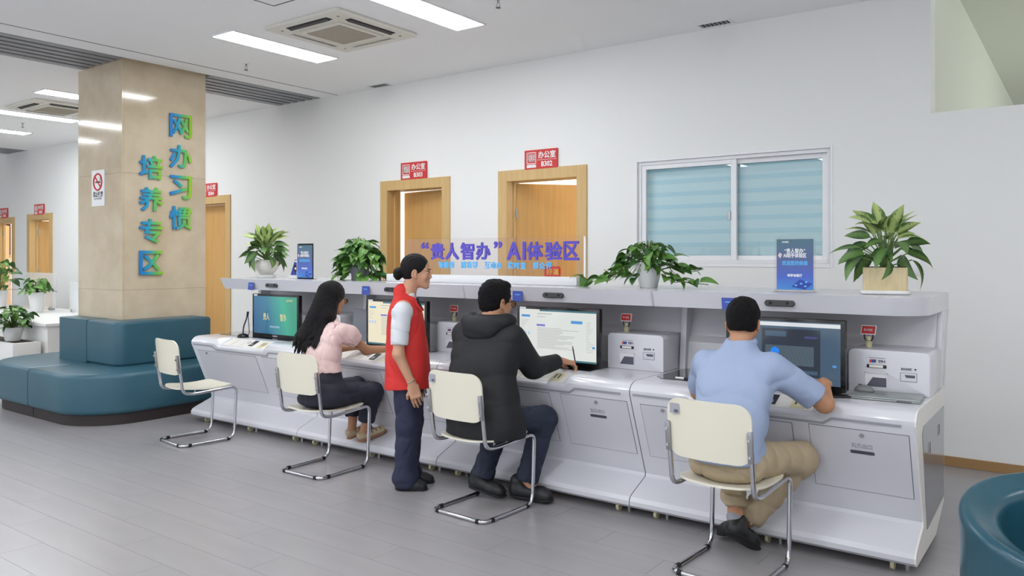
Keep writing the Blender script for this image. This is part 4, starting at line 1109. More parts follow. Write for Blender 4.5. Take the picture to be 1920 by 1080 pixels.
# positions across the sign measured from its centre
big = [('“', -.572, .070), ('贵', -.431, .138), ('人', -.274, .130), ('智', -.115, .130), ('办', .045, .132), ('”', .191, .068), ('A', .341, .118), ('I', .439, .018), ('体', .536, .137), ('验', .702, .142), ('区', .856, .124)]
for ch, cx, w in big:
    q = ch in '“”'
    text(ch, 'letter', M['purple'], sg, (cx, -.010, .252+(.048 if q else 0)), .15, extrude=.005, bold=.0045, fitw=w, fith=.045 if q else .130)
for wd, x in zip(('智能答', '精准导', '互动办', '实时查', '群众评'), (-.422, -.183, .056, .284, .517)):
    for j, ch in enumerate(wd): text(ch, 'small_letter', M['lightblue'], sg, (x+.027+j*.059, -.009, .143), .05, extrude=.003, bold=.0018, fitw=.048, fith=.050)

# --- poster stands and folder
M['poster'] = gradient_mat('blue_poster', [(0, (70, 140, 210)), (.25, (74, 100, 190)), (.6, (84, 98, 144)), (1, (76, 112, 126))], 2, .45)
def poster(x, label, rz=0):
    r = thing('poster_stand', label, 'poster', (x, 4.80, SZ), rz, 'small blue posters in clear stands')
    w, h_ = .108, .315
    ps = MB().box((-w, -.0005, .012), (w, .001, h_)).build('poster', M['poster'], r, 0)
    MB().box((-w-.012, .0015, 0), (w+.012, .0045, h_+.015)).build('clear_back', M['acrylic'], r, 0); MB().box((-w-.012, -.03, 0), (w+.012, .05, .003)).build('foot', M['acrylic'], r, 0)
    P = lambda body, z, wd, sz, m='white', x_=0, o_=.0006: text(body, 'poster_text', M[m], ps, (x_, -.0008, z), sz, fitw=wd, extrude=.0003, bold=o_)
    P('“贵人智办”', .245, .12, .03); P('AI助手体验区', .218, .135, .03); P('欢迎您的体验', .172, .15, .03, 'lightblue'); P('科学会客厅', .098, .085, .018); P('政务服务', .298, .04, .012, x_=-.055, o_=.0002)
    MB().prism([(-.02, .03), (.06, .015), (.105, .05), (.03, .075)], 1, -.0012, -.0006).build('poster_picture', M['blue'], ps, 0)
    b = MB()
    for (a, c) in ((.0, .035), (.03, .045), (.055, .03), (.06, .055)): b.box((a, -.0018, c), (a+.014, -.0012, c+.009))
    q = b.build('poster_blocks', M['s_lblue'] if False else M['lightblue'], ps, 0)
    MB().prism([(-.085, .20), (-.075, .225), (-.09, .235), (-.1, .215)], 1, -.0012, -.0006).build('poster_mark', M['pinkshirt'], ps, 0)
poster(-5.92, 'blue poster in a clear stand left of the seated woman, beside a blue folder')
poster(-1.425, 'blue poster in a clear stand in front of the office window')
fd = thing('brochure_holder', 'blue slanted brochure standing left of the leftmost blue poster', 'brochure', (-6.10, 4.84, SZ), math.radians(-10))
MB().prism([(-.10, 0), (.05, 0), (.05, .03), (-.085, .03)], 1, -.03, .03, .003).build('stand', M['ceramic'], fd, 0)
bc = MB().prism([(-.088, .032), (.05, .032), (.05, .18), (.0, .18)], 1, -.008, .006, .002).build('card', M['blue'], fd, 0)
MB().cyl((.02, -.012, .095), (.02, -.008, .095), .036, 20).build('printed_disc', M['black'], bc); MB().cyl((.02, -.0145, .095), (.02, -.0118, .095), .012, 14).build('disc_centre', M['white'], bc)
MB().box((.0, -.0095, .155), (.035, -.008, .17)).build('printed_mark', M['white'], bc, 0)

# ================================================================== RECEPTION AREA AT THE FAR LEFT
rc = thing('reception_counter', 'white reception counter left of the marble column', 'counter', (-12.4, 5.2, 0))
L = lambda a, c, m, nm, par=rc, bev=.006: MB().box((a[0]+12.4, a[1]-5.2, a[2]), (c[0]+12.4, c[1]-5.2, c[2]), bev).build(nm, m, par, 30)
L((-15.8, 4.56, 0), (-10.6, 5.95, .66), M['counterwhite'], 'body'); L((-15.85, 4.52, .66), (-10.56, 6.0, .70), M['counterwhite'], 'worktop')
lowb = thing('planter_box', 'low white planter box in front of the reception counter', 'planter', (-11.8, 4.36, 0))
MB().box((-1.6, -.17, 0), (1.13, .155, .47), .006).build('box', M['counterwhite'], lowb); MB().box((-1.5, -.12, .47), (1.05, .11, .474)).build('soil', M['soil'], lowb, 0)
for (x, w, z, l) in ((-11.9, 1.3, .42, 'clear counter screen behind the small potted plant'), (-13.8, 1.6, .55, 'tall clear counter screen at the left edge')):
    g = thing('counter_screen', l, 'screen', (x, 5.72, .702), 0, 'clear screens on the reception counter')
    MB().box((-w/2, -.006, .03), (w/2, .006, .03+z), .002).build('pane', M['frosted'], g, 0)
    for s_ in (-1, 1): MB().box((s_*w*.4-.03, -.04, 0), (s_*w*.4+.03, .04, .04), .004).build('foot', M['steel'], g)
g = thing('counter_box', 'pale translucent box on the reception counter beside the column', 'box', (-11.35, 5.45, .702))
MB().box((-.5, -.02, 0), (.5, .02, .36), .004).build('front', M['frosted'], g, 0); MB().box((-.5, .25, 0), (.5, .27, .36), .004).build('back', M['frosted'], g, 0)
def small_plant(x, y, z, label, n, seed, pot=True, rx=.2, H=.2, z0=.3):
    r = thing('potted_plant', label, 'plant', (x, y, z), 0, 'plants at the reception counter')
    MB().lathe([(0, 0), (.085, 0), (.12, z0-.02), (.125, z0), (.112, z0), (.105, z0-.03), (0, z0-.03)], n=28).build('pot', M['ceramic'], r)
    MB().lathe([(0, z0-.015), (.11, z0-.02)], n=18).build('soil', M['soil'], r)
    rr = random.Random(seed); st = []
    for i in range(n):
        az = i*2.4; ph = rr.uniform(-.3, 1.3); q = rr.uniform(.5, 1)
        p = Vector((rx*q*math.cos(ph)*math.sin(-az), rx*q*math.cos(ph)*math.cos(az), z0+H*(.2+.9*q*math.sin(max(ph, -.2)))))
        st.append(([Vector((0, 0, z0-.02)), Vector((p.x*.4, p.y*.4, p.z)), p], .003)); put_leaf(rr.choice(LP), r, p, az+rr.uniform(-.6, .6), rr.uniform(-.7, .3), rr.uniform(-.6, .6), rr.uniform(1.2, 1.9))
    stems_mesh(r, st)
small_plant(-12.85, 5.38, .702, 'small leafy plant in a white pot on the reception counter', 34, 3)
small_plant(-11.05, 4.34, .475, 'leafy plant with a grey pot in the low planter box at the left', 60, 4, rx=.24, H=.26, z0=.17)
small_plant(-14.0, 5.3, .702, 'leafy plant cut by the left edge of the picture', 40, 6, rx=.3, H=.5, z0=.3)
bn = thing('velvet_banner', 'maroon velvet banner hanging inside the leftmost doorway', 'banner', (-18.3, 7.06, 1.58), math.radians(69))
MB().box((-.09, -.008, 0), (.08, .008, .66), .003).build('cloth', M['maroon'], bn, 0); MB().box((-.09, -.012, -.07), (.08, .010, 0)).build('fringe', M['gold'], bn, 0); MB().cyl((-.12, 0, .67), (.16, 0, .67), .012, 10).build('rod', M['gold'], bn)
MB().prism([(.10, .66), (.16, .66), (.15, .2), (.12, .2)], 1, -.01, .01).build('tassel', M['gold'], bn, 0)
for k_, ch in enumerate('为民服务'): text(ch, 'lettering', M['gold'], bn, (0, -.0095, .56-k_*.14), .09, extrude=.001, offset=.001)
# ================================================================== PEOPLE
def add_head(s, f, sc=1., female=False):
    p = lambda x, y, z: f.p(x*sc, y*sc, z*sc); e = lambda c, r, op='u', k=.015: s.ell(p(*c), [v*sc for v in r], f.R, op, k*sc)
    c = lambda a, b, ra, rb, op='u', k=.012: s.cap(p(*a), p(*b), ra*sc, rb*sc, op, k*sc)
    jw = .90 if female else 1.
    e((0, -.014, .030), (.074, .094, .086)); e((0, .018, -.022), (.062*jw, .066, .082))
    for x in (-1, 1):
        c((x*.056*jw, .0, -.045), (x*.020*jw, .060, -.098), .018, .018)
        e((x*.034, .058, -.030), (.026, .024, .026)); c((x*.012, .082, .020), (x*.044, .064, .018), .010, .009, k=.01)
        e((x*.010, .088, -.038), (.0080, .010, .0070), k=.006)
        e((x*.031, .094, -.001), (.015, .012, .010), 's', .008)
        e((x*.030, .072, -.001), (.0145, .0135, .0125), k=.003)
        # ear
        a = f.R @ np.array(Matrix.Rotation(x*.35, 3, 'Z') @ Matrix.Rotation(-.2, 3, 'X'))
        s.ell(p(x*.077, -.012, -.014), (.009*sc, .019*sc, .033*sc), a, 'u', .005*sc); s.ell(p(x*.085, -.008, -.010), (.007*sc, .010*sc, .018*sc), a, 's', .004*sc)
        s.ell(p(x*.074, .002, -.040), (.007*sc, .008*sc, .010*sc), None, 'u', .005*sc)
    e((0, .036, -.060), (.044*jw, .046, .046), k=.025); e((0, .072, -.100), (.019, .016, .015)); c((0, .080, .010), (0, .0955, -.031), .0072, .0092, k=.008)
    e((0, .077, -.061), (.024, .013, .008), k=.010); e((0, .0755, -.074), (.020, .013, .008), k=.010)
def head_extras(parent, f, sc=1., female=False, rl=1):
    for x in (-1, 1):
        ew = MB(); 
        o = SDF(.001).ell(f.p(x*.030*sc, .0735*sc, -.001*sc), [.0130*sc, .0125*sc, .0075*sc], f.R).build('eye', M['eyewhite'], parent, .0022)
        SDF(.001).ell(f.p(x*.0300*sc, .0828*sc, -.001*sc), [.0072*sc, .0052*sc, .0072*sc], f.R).build('iris', M['hair'], o, .0016)
        SDF(.004).cap(f.p(x*.014*sc, .0905*sc, .020*sc), f.p(x*.046*sc, .0715*sc, .023*sc), .0036*sc, .0024*sc).build('eyebrow', M['hairshort'], parent, .0018)
        if female: SDF(.003).cap(f.p(x*.018*sc, .0865*sc, .008*sc), f.p(x*.046*sc, .073*sc, .007*sc), .0018*sc, .002*sc).build('eyelash', M['hairshort'], parent, .0012)
    SDF(.003).ell(f.p(0, .0785*sc, -.0625*sc), [.0190*sc, .0125*sc, .0048*sc], f.R).ell(f.p(0, .077*sc, -.0725*sc), [.0160*sc, .0127*sc, .0052*sc], f.R).build('lips', M['lip'], parent, .0022)
def add_hand(s, f, sc=1., side=1, curl=(.3, .35, .3), spread=.05, thumb=.5, fk=None):
    """wrist at origin, fingers along +y, back of the hand +z, thumb toward side*x"""
    p = lambda x, y, z: f.p(x*sc, y*sc, z*sc)
    s.box(p(0, .048, 0), (.028*sc, .034*sc, .004*sc), .010*sc, f.R, 'u', .012*sc)
    s.cap(p(0, -.02, 0), p(0, .03, 0), .025*sc, .027*sc, 'u', .015*sc, flat=(f.R[:, 2], .72))
    s.cap(p(side*.016, .012, -.004), p(side*.030, .042, -.010), .015*sc, .012*sc, 'u', .010*sc)
    for i, (x, L) in enumerate(((-.030, .062), (-.0105, .076), (.0105, .082), (.030, .074))):
        x = x*-side*-1 if False else x*side   # little finger on the side away from the thumb
        q = np.array((x, .082-abs(i-2)*.004, .0)); a = 0; r = (.0085 if i else .0072)
        an = x*spread*14
        for j, (fr, cu) in enumerate(zip((.46, .31, .23), curl)):
            a += cu*(1+.12*(3-i)); d = np.array((math.sin(an)*math.cos(a), math.cos(an)*math.cos(a), -math.sin(a)))*L*fr
            q2 = q+d; s.cap(p(*q), p(*q2), r*(1-.07*j)*sc, r*(1-.07*(j+1))*sc, 'u', .0035*sc); q = q2
    t0 = np.array((side*.026, .030, -.008)); t1 = t0+np.array((side*.026*math.cos(thumb*.5), .028, -.010-.01*thumb)); t2 = t1+np.array((side*.008, .024, -.008))
    s.cap(p(*t0), p(*t1), .0115*sc, .0100*sc, 'u', .006*sc); s.cap(p(*t1), p(*t2), .0100*sc, .0085*sc, 'u', .004*sc)
def aim(o, fwd, up):
    """frame at o with y along fwd and z as close to up as possible"""
    y = np.array(fwd, float); y /= np.linalg.norm(y); z = np.array(up, float); z = z-y*(z @ y); z /= np.linalg.norm(z); x = np.cross(y, z)
    return Frame(o, M3=np.stack([x, y, z], 1))
def short_hair(parent, f, sc=1., seed=0, top=.012, nape=-.062):
    s = SDF(.008); p = lambda x, y, z: f.p(x*sc, y*sc, z*sc)
    s.ell(p(0, -.017, .036), [v*sc for v in (.083, .102, .093)], f.R); s.ell(p(0, -.040, -.010), [v*sc for v in (.071, .070, .075)], f.R, 'u', .02)
    s.ell(p(0, .030, .100), [v*sc for v in (.052, .050, .026)], f.R, 'u', .02)
    s.ell(p(0, .098, -.035), [v*sc for v in (.080, .078, .088)], f.R, 's', .012)          # face
    s.ell(p(0, .085, .020), [v*sc for v in (.060, .030, .048)], f.R, 's', .01)
    for x in (-1, 1):
        s.ell(p(x*.092, .012, -.050), [v*sc for v in (.034, .048, .052)], f.R, 's', .008)    # round the ears
        s.ell(p(x*.083, -.014, -.016), [v*sc for v in (.016, .023, .034)], f.R, 's', .004)
    s.box(p(0, -.06, nape-.06), [v*sc for v in (.2, .2, .05)], .01, f.R, 's', .012)
    rs = np.random.RandomState(seed); D = [rs.randn(3)*110 for _ in range(5)]
    return s.build('hair', M['hairshort'], parent, .0032, noise=lambda P: .0016*sum(np.sin(P @ d+3*np.sin(P @ d[::-1]*.3)) for d in D)/2)
def glasses(parent, f, sc=1.):
    p = lambda x, y, z: f.p(x*sc, y*sc, z*sc); b = MB()
    for x in (-1, 1):
        b.tube([p(x*(.033+.024*math.cos(a)), .105-.004*abs(math.cos(a)), -.004+.018*math.sin(a)) for a in [2*PI*k/20 for k in range(20)]], .0017, 6, closed=True)
        b.tube([p(x*.057, .100, .004), p(x*.076, .085, .004), p(x*.082, .0, .002), p(x*.080, -.02, -.012)], .0018, 6)
    b.tube([p(-.010, .105, .0), p(0, .109, .003), p(.010, .105, .0)], .0017, 6)
    o = rel(b.build('glasses', M['bezel'], None), parent)
    b = MB()
    for x in (-1, 1):
        ring = [p(x*(.033+.0235*math.cos(a)), .104-.004*abs(math.cos(a)), -.004+.0175*math.sin(a)) for a in [2*PI*k/20 for k in range(20)]]
        b.bm.faces.new([b.bm.verts.new(q) for q in ring])
    rel(b.build('lens', M['glass'], None), o)
def shoe(parent, heel, toe, m='shoe', up=(0, 0, 1), w=.047, name='shoe', collar=.07, solem=None, fat=1.):
    heel = np.array(heel, float); toe = np.array(toe, float); L = np.linalg.norm(toe-heel); f = aim(heel, toe-heel, up)
    s = SDF(.02); p = f.p
    s.cap(p(0, .035*fat, .040*fat), p(0, L-.075, .030*fat), .040*fat, .036*fat); s.cap(p(0, L-.085, .030*fat), p(0, L-.042*fat, .024*fat), .043*fat, .034*fat)
    s.cap(p(0, .045, .045), p(0, .05, collar), .040*fat, .040*fat)
    s.box(p(0, L/2, -.06), (.2, .4, .052), .008, f.R, 's', .004)
    a = s.build(name, M[m], parent, .004)
    s = SDF(.008); s.cap(p(0, .040*fat, .010), p(0, L-.045*fat, .010), .041*fat, .043*fat, flat=(f.R[:, 2], .28)); s.build('sole', M[solem or 'rubber'], a, .004)
    b = MB()
    for k in range(3): b.tube([p(-.02, L*.50+k*.022, .067-.006*k), p(0, L*.50+k*.022+.004, .072-.007*k), p(.02, L*.50+k*.022, .067-.006*k)], .0028, 5)
    if m == 'shoe' and name == 'shoe': rel(b.build('laces', M['darkgrey'], None), a)
    return a

# ---------------------------------------------------------------- standing woman in a red vest
def standing_woman():
    O = np.array((-3.70, 3.88, 0)); yaw = math.atan2(-.8065, .5913)
    F = Frame(O, yaw); P = F.p
    r = thing('person', 'standing woman with a hair bun, red vest, white short-sleeved shirt and navy trousers', 'person', tuple(O))
    hf = Frame(P(0, .052, 1.445), yaw, -.06)
    s = SDF(.02); add_head(s, hf, .97, True)
    s.cap(P(0, .018, 1.40), P(0, -.018, 1.26), .047, .053, k=.02); s.cap(P(0, -.018, 1.27), P(0, -.03, 1.20), .055, .08)
    lo = lambda z, y, rx, ry: (z, *(P(0, y, 0)[:2]), rx, ry)
    # torso under the clothes
    s.cap(P(-.09, -.03, 1.19), P(.09, -.03, 1.19), .07, .07); s.cap(P(0, -.02, 1.15), P(0, .0, .85), .085, .085, k=.05); s.cap(P(-.05, 0, .82), P(.05, 0, .82), .085, .085, k=.05)
    ff = Frame((0, 0, 0), yaw)
    for x in (-1, 1):
        s.cap(P(x*.06, 0, .82), P(x*.065, .0, .44), .06, .045, k=.03); s.cap(P(x*.065, 0, .44), P(x*.07, -.02, .09), .045, .032, k=.02)
        s.cap(P(x*.07, -.025, .07), P(x*.075, .08, .035), .030, .026)
    # right arm (towards the camera) and left arm
    sh, el, wr = (.170, -.030, 1.175), (.212, -.045, .915), (.205, .045, .715)
    for x, (a, b_, c_) in ((1, (sh, el, wr)), (-1, ((-.17, -.03, 1.175), (-.215, -.02, .915), (-.20, .07, .72)))):
        s.chain([P(*a), P(*b_)], [.047, .036]); s.chain([P(*b_), P(*c_)], [.037, .024])
        d = np.array(P(*c_))-np.array(P(*b_)); fwd = d+np.array((0, 0, -.10)); 
        add_hand(s, aim(P(*c_), fwd, F.R @ np.array((x*1., 0, .1))), 1.0, side=-x if False else x*-1 if False else (1 if x < 0 else -1)*-1*1, curl=(.22, .25, .2), thumb=.2)
    s.build('body', M['skin'], r, .0042)
    head_extras(r, hf, .97, True)
    # hair with bun
    h = SDF(.01); q = lambda x, y, z: hf.p(x*.97, y*.97, z*.97); ee = lambda c, rr, op='u', k=.01: h.ell(q(*c), [v*.97 for v in rr], hf.R, op, k)
    ee((0, -.020, .036), (.080, .099, .090)); ee((0, -.050, -.012), (.066, .058, .062), 'u', .02)
    ee((0, .112, -.030), (.088, .086, .098), 's', .010); ee((0, .095, .035), (.070, .035, .046), 's', .01)
    for x in (-1, 1): ee((x*.088, .004, -.040), (.026, .030, .048), 's', .006); ee((x*.088, .040, -.040), (.03, .05, .035), 's', .006)
    h.box(q(0, -.05, -.115), (.2, .2, .048), .008, hf.R, 's', .01)
    hs = h.build('hair', M['hair'], r, .0034, noise=lambda X: .0008*np.sin(X @ (hf.R[:, 0]*420))+.0006*np.sin(X @ (hf.R[:, 1]*90+hf.R[:, 0]*260)))
    bn_ = SDF(.01); bn_.ell(q(0, -.132, -.022), (.040, .034, .044), hf.R); bn_.ell(q(0, -.104, -.006), (.032, .030, .036), hf.R)
    bn_.build('hair_bun', M['hair'], hs, .003, noise=lambda X: .0012*np.sin(X @ (hf.R[:, 2]*260)+4*np.sin(X @ (hf.R[:, 0]*50))))
    # shirt: sleeves + collar
    sh_ = SDF(.02)
    for x, (a, b_) in ((1, (sh, el)), (-1, ((-.17, -.03, 1.175), (-.215, -.02, .915)))):
        A, B = np.array(P(*a)), np.array(P(*b_)); C_ = A+(B-A)*.70; d = (B-A)/np.linalg.norm(B-A)
        sh_.cap(A+(0, 0, .004), C_, .064, .056); sh_.half(C_+d*.022, d, C_-.09, C_+.10, 's', .003)
    sh_.cap(P(-.13, -.03, 1.18), P(.13, -.03, 1.18), .068, .068)
    sh_.cap(P(0, -.012, 1.275), P(0, -.022, 1.22), .060, .075, k=.02); sh_.half(P(0, .02, 1.302), ff.R @ np.array((0, -.55, 1)), np.array(P(0, 0, 1.30))-.12, np.array(P(0, 0, 1.30))+.12, 's', .004)
    sh_.ell(P(0, .035, 1.30), (.030, .034, .045), ff.R, 's', .006)
    sh_.build('shirt', M['shirtwhite'], r, .004, noise=folds(.005, [((.3, .2, 1), .07), ((1, 0, .5), .09)], seed=2))
    # black lanyard tie
    bt = SDF(.004); bt.cap(P(0, .052, 1.262), P(0, .082, 1.19), .009, .008, flat=(ff.R[:, 0], .6)); bt.build('necktie', M['bezel'], r, .003)
    # vest
    v = SDF(.03)
    secs = [(.672, -.010, .185, .152), (.74, -.010, .183, .150), (.86, -.014, .172, .143), (.98, -.018, .160, .134), (1.08, -.024, .160, .124), (1.16, -.028, .165, .112), (1.22, -.034, .145, .092), (1.265, -.038, .095, .070), (1.29, -.040, .070, .058)]
    def vest(X):
        L_ = (X-O) @ F.R; z = L_[..., 2]; S = np.array(secs)
        cy, rx, ry = [np.interp(z, S[:, 0], S[:, j]) for j in (1, 2, 3)]
        u = np.abs(L_[..., 0])/rx; w = np.abs(L_[..., 1]-cy)/ry; d = ((u**2.4+w**2.4)**(1/2.4)-1)*np.minimum(rx, ry)
        return np.maximum(d, np.maximum(.672+.02*np.cos(L_[..., 1]*8)-.012-z, z-1.295))
    v.fn(vest, O+(-.24, -.24, .63), O+(.24, .24, 1.31))
    # collar band rising at the back
    v.cap(P(0, -.045, 1.285), P(0, -.05, 1.305), .060, .058, k=.015)
    v.cap(P(0, .030, 1.345), P(0, .010, 1.24), .052, .060, 's', .008); v.cap(P(0, .055, 1.30), P(0, .105, 1.17), .046, .014, 's', .008)
    # arm holes
    for x in (-1, 1):
        v.cap(P(x*.215, -.030, 1.20), P(x*.225, -.030, 1.02), .062, .050, 's', .008)
    vo = v.build('vest', M['vest'], r, .0045, noise=folds(.007, [((.2, .3, 1), .16), ((1, .6, .1), .11), ((.7, -.6, .5), .13)], seed=5))
    st = MB()
    for z0, dy in ((1.005, .0), (1.02, .01)):
        pass
    b = MB(); b.tube([P(.062, -.1235, 1.075), P(.071, -.121, 1.045), P(.066, -.1225, 1.01)], .004, 6); b.tube([P(.085, -.116, 1.00), P(.094, -.112, .975), (P(.10, -.107, .955))], .004, 6)
    rel(b.build('vest_print', M['white'], None), vo)
    cl = SDF(.006)
    for x in (-1, 1): cl.chain([P(x*.055, -.035, 1.30), P(x*.060, .03, 1.262), P(x*.050, .085, 1.185)], [.018, .019, .010], flat=(F.R @ np.array((x*.6, .5, .6)), .45))
    cl.build('vest_collar', M['vest'], vo, .0035)
    # trousers
    t = SDF(.04)
    t.ell(P(0, -.005, .75), (.160, .125, .11), ff.R)
    for x in (-1, 1):
        t.chain([P(x*.072, -.008, .72), P(x*.075, .0, .44), P(x*.078, -.022, .055)], [.094, .080, .068], k=.03); 
        t.ell(P(x*.082, -.016, .075), (.066, .088, .07), ff.R, 'u', .03)
    t.half(P(0, 0, .022), (0, 0, -1), O+(-.3, -.3, -.1), O+(.3, .3, .05), 's', .004)
    t.build('trousers', M['navy'], r, .005, noise=folds(.010, [((.15, .1, 1), .15), ((1, .2, .25), .10), ((.3, 1, .3), .12)], seed=8))
    for x in (-1, 1):
        hh = np.array(P(x*.082, -.085, 0)); tt = np.array(P(x*.086, .135, 0)); 
        if x < 0: hh += F.R @ np.array((0, .03, 0)); tt += F.R @ np.array((0, .03, 0))
        shoe(r, hh, tt, 'shoe', name='flat_shoe', w=.04, collar=.045)
    br = MB(); c = np.array(P(.206, .036, .738)); d = np.array(P(*wr))-np.array(P(*el)); fb = aim(c, d, (0, 0, 1))
    br.tube([fb.p(.030*math.cos(a), 0, .030*math.sin(a)) for a in [2*PI*k/24 for k in range(24)]], .0028, 6, closed=True)
    rel(br.build('bracelet', M['silvertrim'], None), r)
    return r
standing_woman()

def seated_legs(s, hips, knees, ankles, rad, k=.035):
    for h, kn, an in zip(hips, knees, ankles): s.chain([h, kn], [rad[0], rad[1]], k=k); s.chain([kn, an], [rad[1]*.98, rad[2]], k=k*.6)

# ---------------------------------------------------------------- man in the light blue polo shirt
def man_blue():
    O = np.array((-1.45, 3.80, 0)); r = thing('person', 'seated man in a light blue polo shirt and khaki trousers, seen from behind', 'person', tuple(O))
    hf = Frame((-1.462, 4.04, 1.205), math.radians(6), -.16)
    s = SDF(.02); add_head(s, hf, 1.03)
    s.cap((-1.462, 4.015, 1.16), (-1.462, 3.97, 1.05), .056, .062)
    SL, SR = (-1.632, 3.975, .985), (-1.292, 3.975, .995); EL, ER = (-1.745, 4.13, .80), (-1.080, 4.135, .806); WL, WR = (-1.62, 4.34, .845), (-1.135, 4.335, .880)
    s.loft([(.50, -1.452, 3.80, .145, .115), (.62, -1.452, 3.80, .135, .11), (.80, -1.452, 3.85, .145, .10), (.95, -1.46, 3.92, .16, .095), (1.03, -1.46, 3.96, .11, .06), (1.08, -1.46, 3.97, .06, .05)])
    for a, b_, c in ((SL, EL, WL), (SR, ER, WR)): s.chain([a, b_], [.052, .044]); s.chain([b_, c], [.046, .028])
    add_hand(s, aim(WR, (-.06, .16, -.05), (.1, .1, 1)), 1.12, side=-1, curl=(.55, .6, .4)); add_hand(s, aim(WL, (.14, .10, -.02), (0, 0, 1)), 1.05, side=1, curl=(.4, .4, .3))
    hips = [(-1.545, 3.80, .545), (-1.36, 3.80, .545)]; kn = [(-1.60, 4.18, .545), (-1.215, 4.20, .500)]; an = [(-1.485, 3.985, .215), (-1.450, 4.09, .165)]
    seated_legs(s, hips, kn, an, (.07, .05, .036))
    s.cap(an[0], (-1.47, 4.0, .12), .036, .03); s.cap(an[1], (-1.53, 4.12, .08), .036, .03)
    s.build('body', M['skin2'], r, .0045); head_extras(r, hf, 1.03); short_hair(r, hf, 1.03, 3, nape=-.050)
    t = SDF(.03)
    t.loft([(.47, -1.452, 3.805, .188, .155), (.56, -1.452, 3.795, .186, .150), (.66, -1.452, 3.815, .175, .135), (.80, -1.452, 3.855, .176, .125), (.92, -1.458, 3.91, .192, .122), (1.0, -1.462, 3.955, .165, .095), (1.06, -1.462, 3.975, .095, .072), (1.115, -1.462, 3.99, .066, .064)], n=2.4)
    for a, b_ in ((SL, EL), (SR, ER)):
        A, B = np.array(a), np.array(b_); C = A+(B-A)*.78; d = (B-A)/np.linalg.norm(B-A)
        t.cap(A+(0, -.005, -.005), C, .075, .068, k=.04); t.half(C+d*.01, d, C-.10, C+.11, 's', .003)
    t.half((-1.452, 3.75, .560), (0, .12, -1), (-1.7, 3.55, .42), (-1.2, 4.05, .62), 's', .006)
    t.cap((-1.462, 4.01, 1.20), (-1.462, 4.02, 1.10), .045, .058, 's', .006)
    sh = t.build('polo_shirt', M['blueshirt'], r, .0055, noise=folds(.012, [((1, .1, .35), .17), ((-.3, .1, 1), .13), ((.1, .3, 1), .19)], warp=1., seed=14))
    c = SDF(.008)
    ring = [(-1.462+.068*math.cos(a), 4.0+.064*math.sin(a), 1.100+.014*math.sin(a)-.0) for a in [2*PI*k/16 for k in range(17)]]
    c.chain(ring, [.014]*17, flat=((0, .25, 1), 1.5)); c.build('collar', M['blueshirt'], sh, .004)
    k = SDF(.04); k.ell((-1.45, 3.80, .53), (.180, .142, .080)); k.ell((-1.45, 3.745, .500), (.170, .095, .055))
    for h, n_, a_ in zip(hips, kn, an):
        k.chain([h, n_], [.092, .078]); A = np.array(n_); B = np.array(a_); C = A+(B-A)*(.88 if a_ is an[0] else .97); d = (B-A)/np.linalg.norm(B-A)
        k.cap(A, C, .080, .064, k=.03); k.half(C+d*.02, d, C-.08, C+.08, 's', .004)
    k.half((0, 0, .462), (0, 0, -1), (-1.7, 3.6, .38), (-1.22, 3.93, .50), 's', .006)
    k.build('trousers', M['khaki'], r, .0055, noise=folds(.012, [((.4, 1, .2), .11), ((1, .3, .5), .12), ((.2, .4, 1), .10)], seed=6))
    shoe(r, (-1.490, 3.895, .135), (-1.400, 4.075, .008), up=(0, .55, .8), collar=.085, fat=1.14); shoe(r, (-1.455, 4.095, .075), (-1.655, 4.185, .012), up=(0, 0, 1), collar=.085)
    so = SDF(.01); so.cap((-1.485, 3.975, .198), (-1.478, 3.985, .165), .042, .045); so.build('sock', M['sock'], r, .004)
    return r
man_blue()

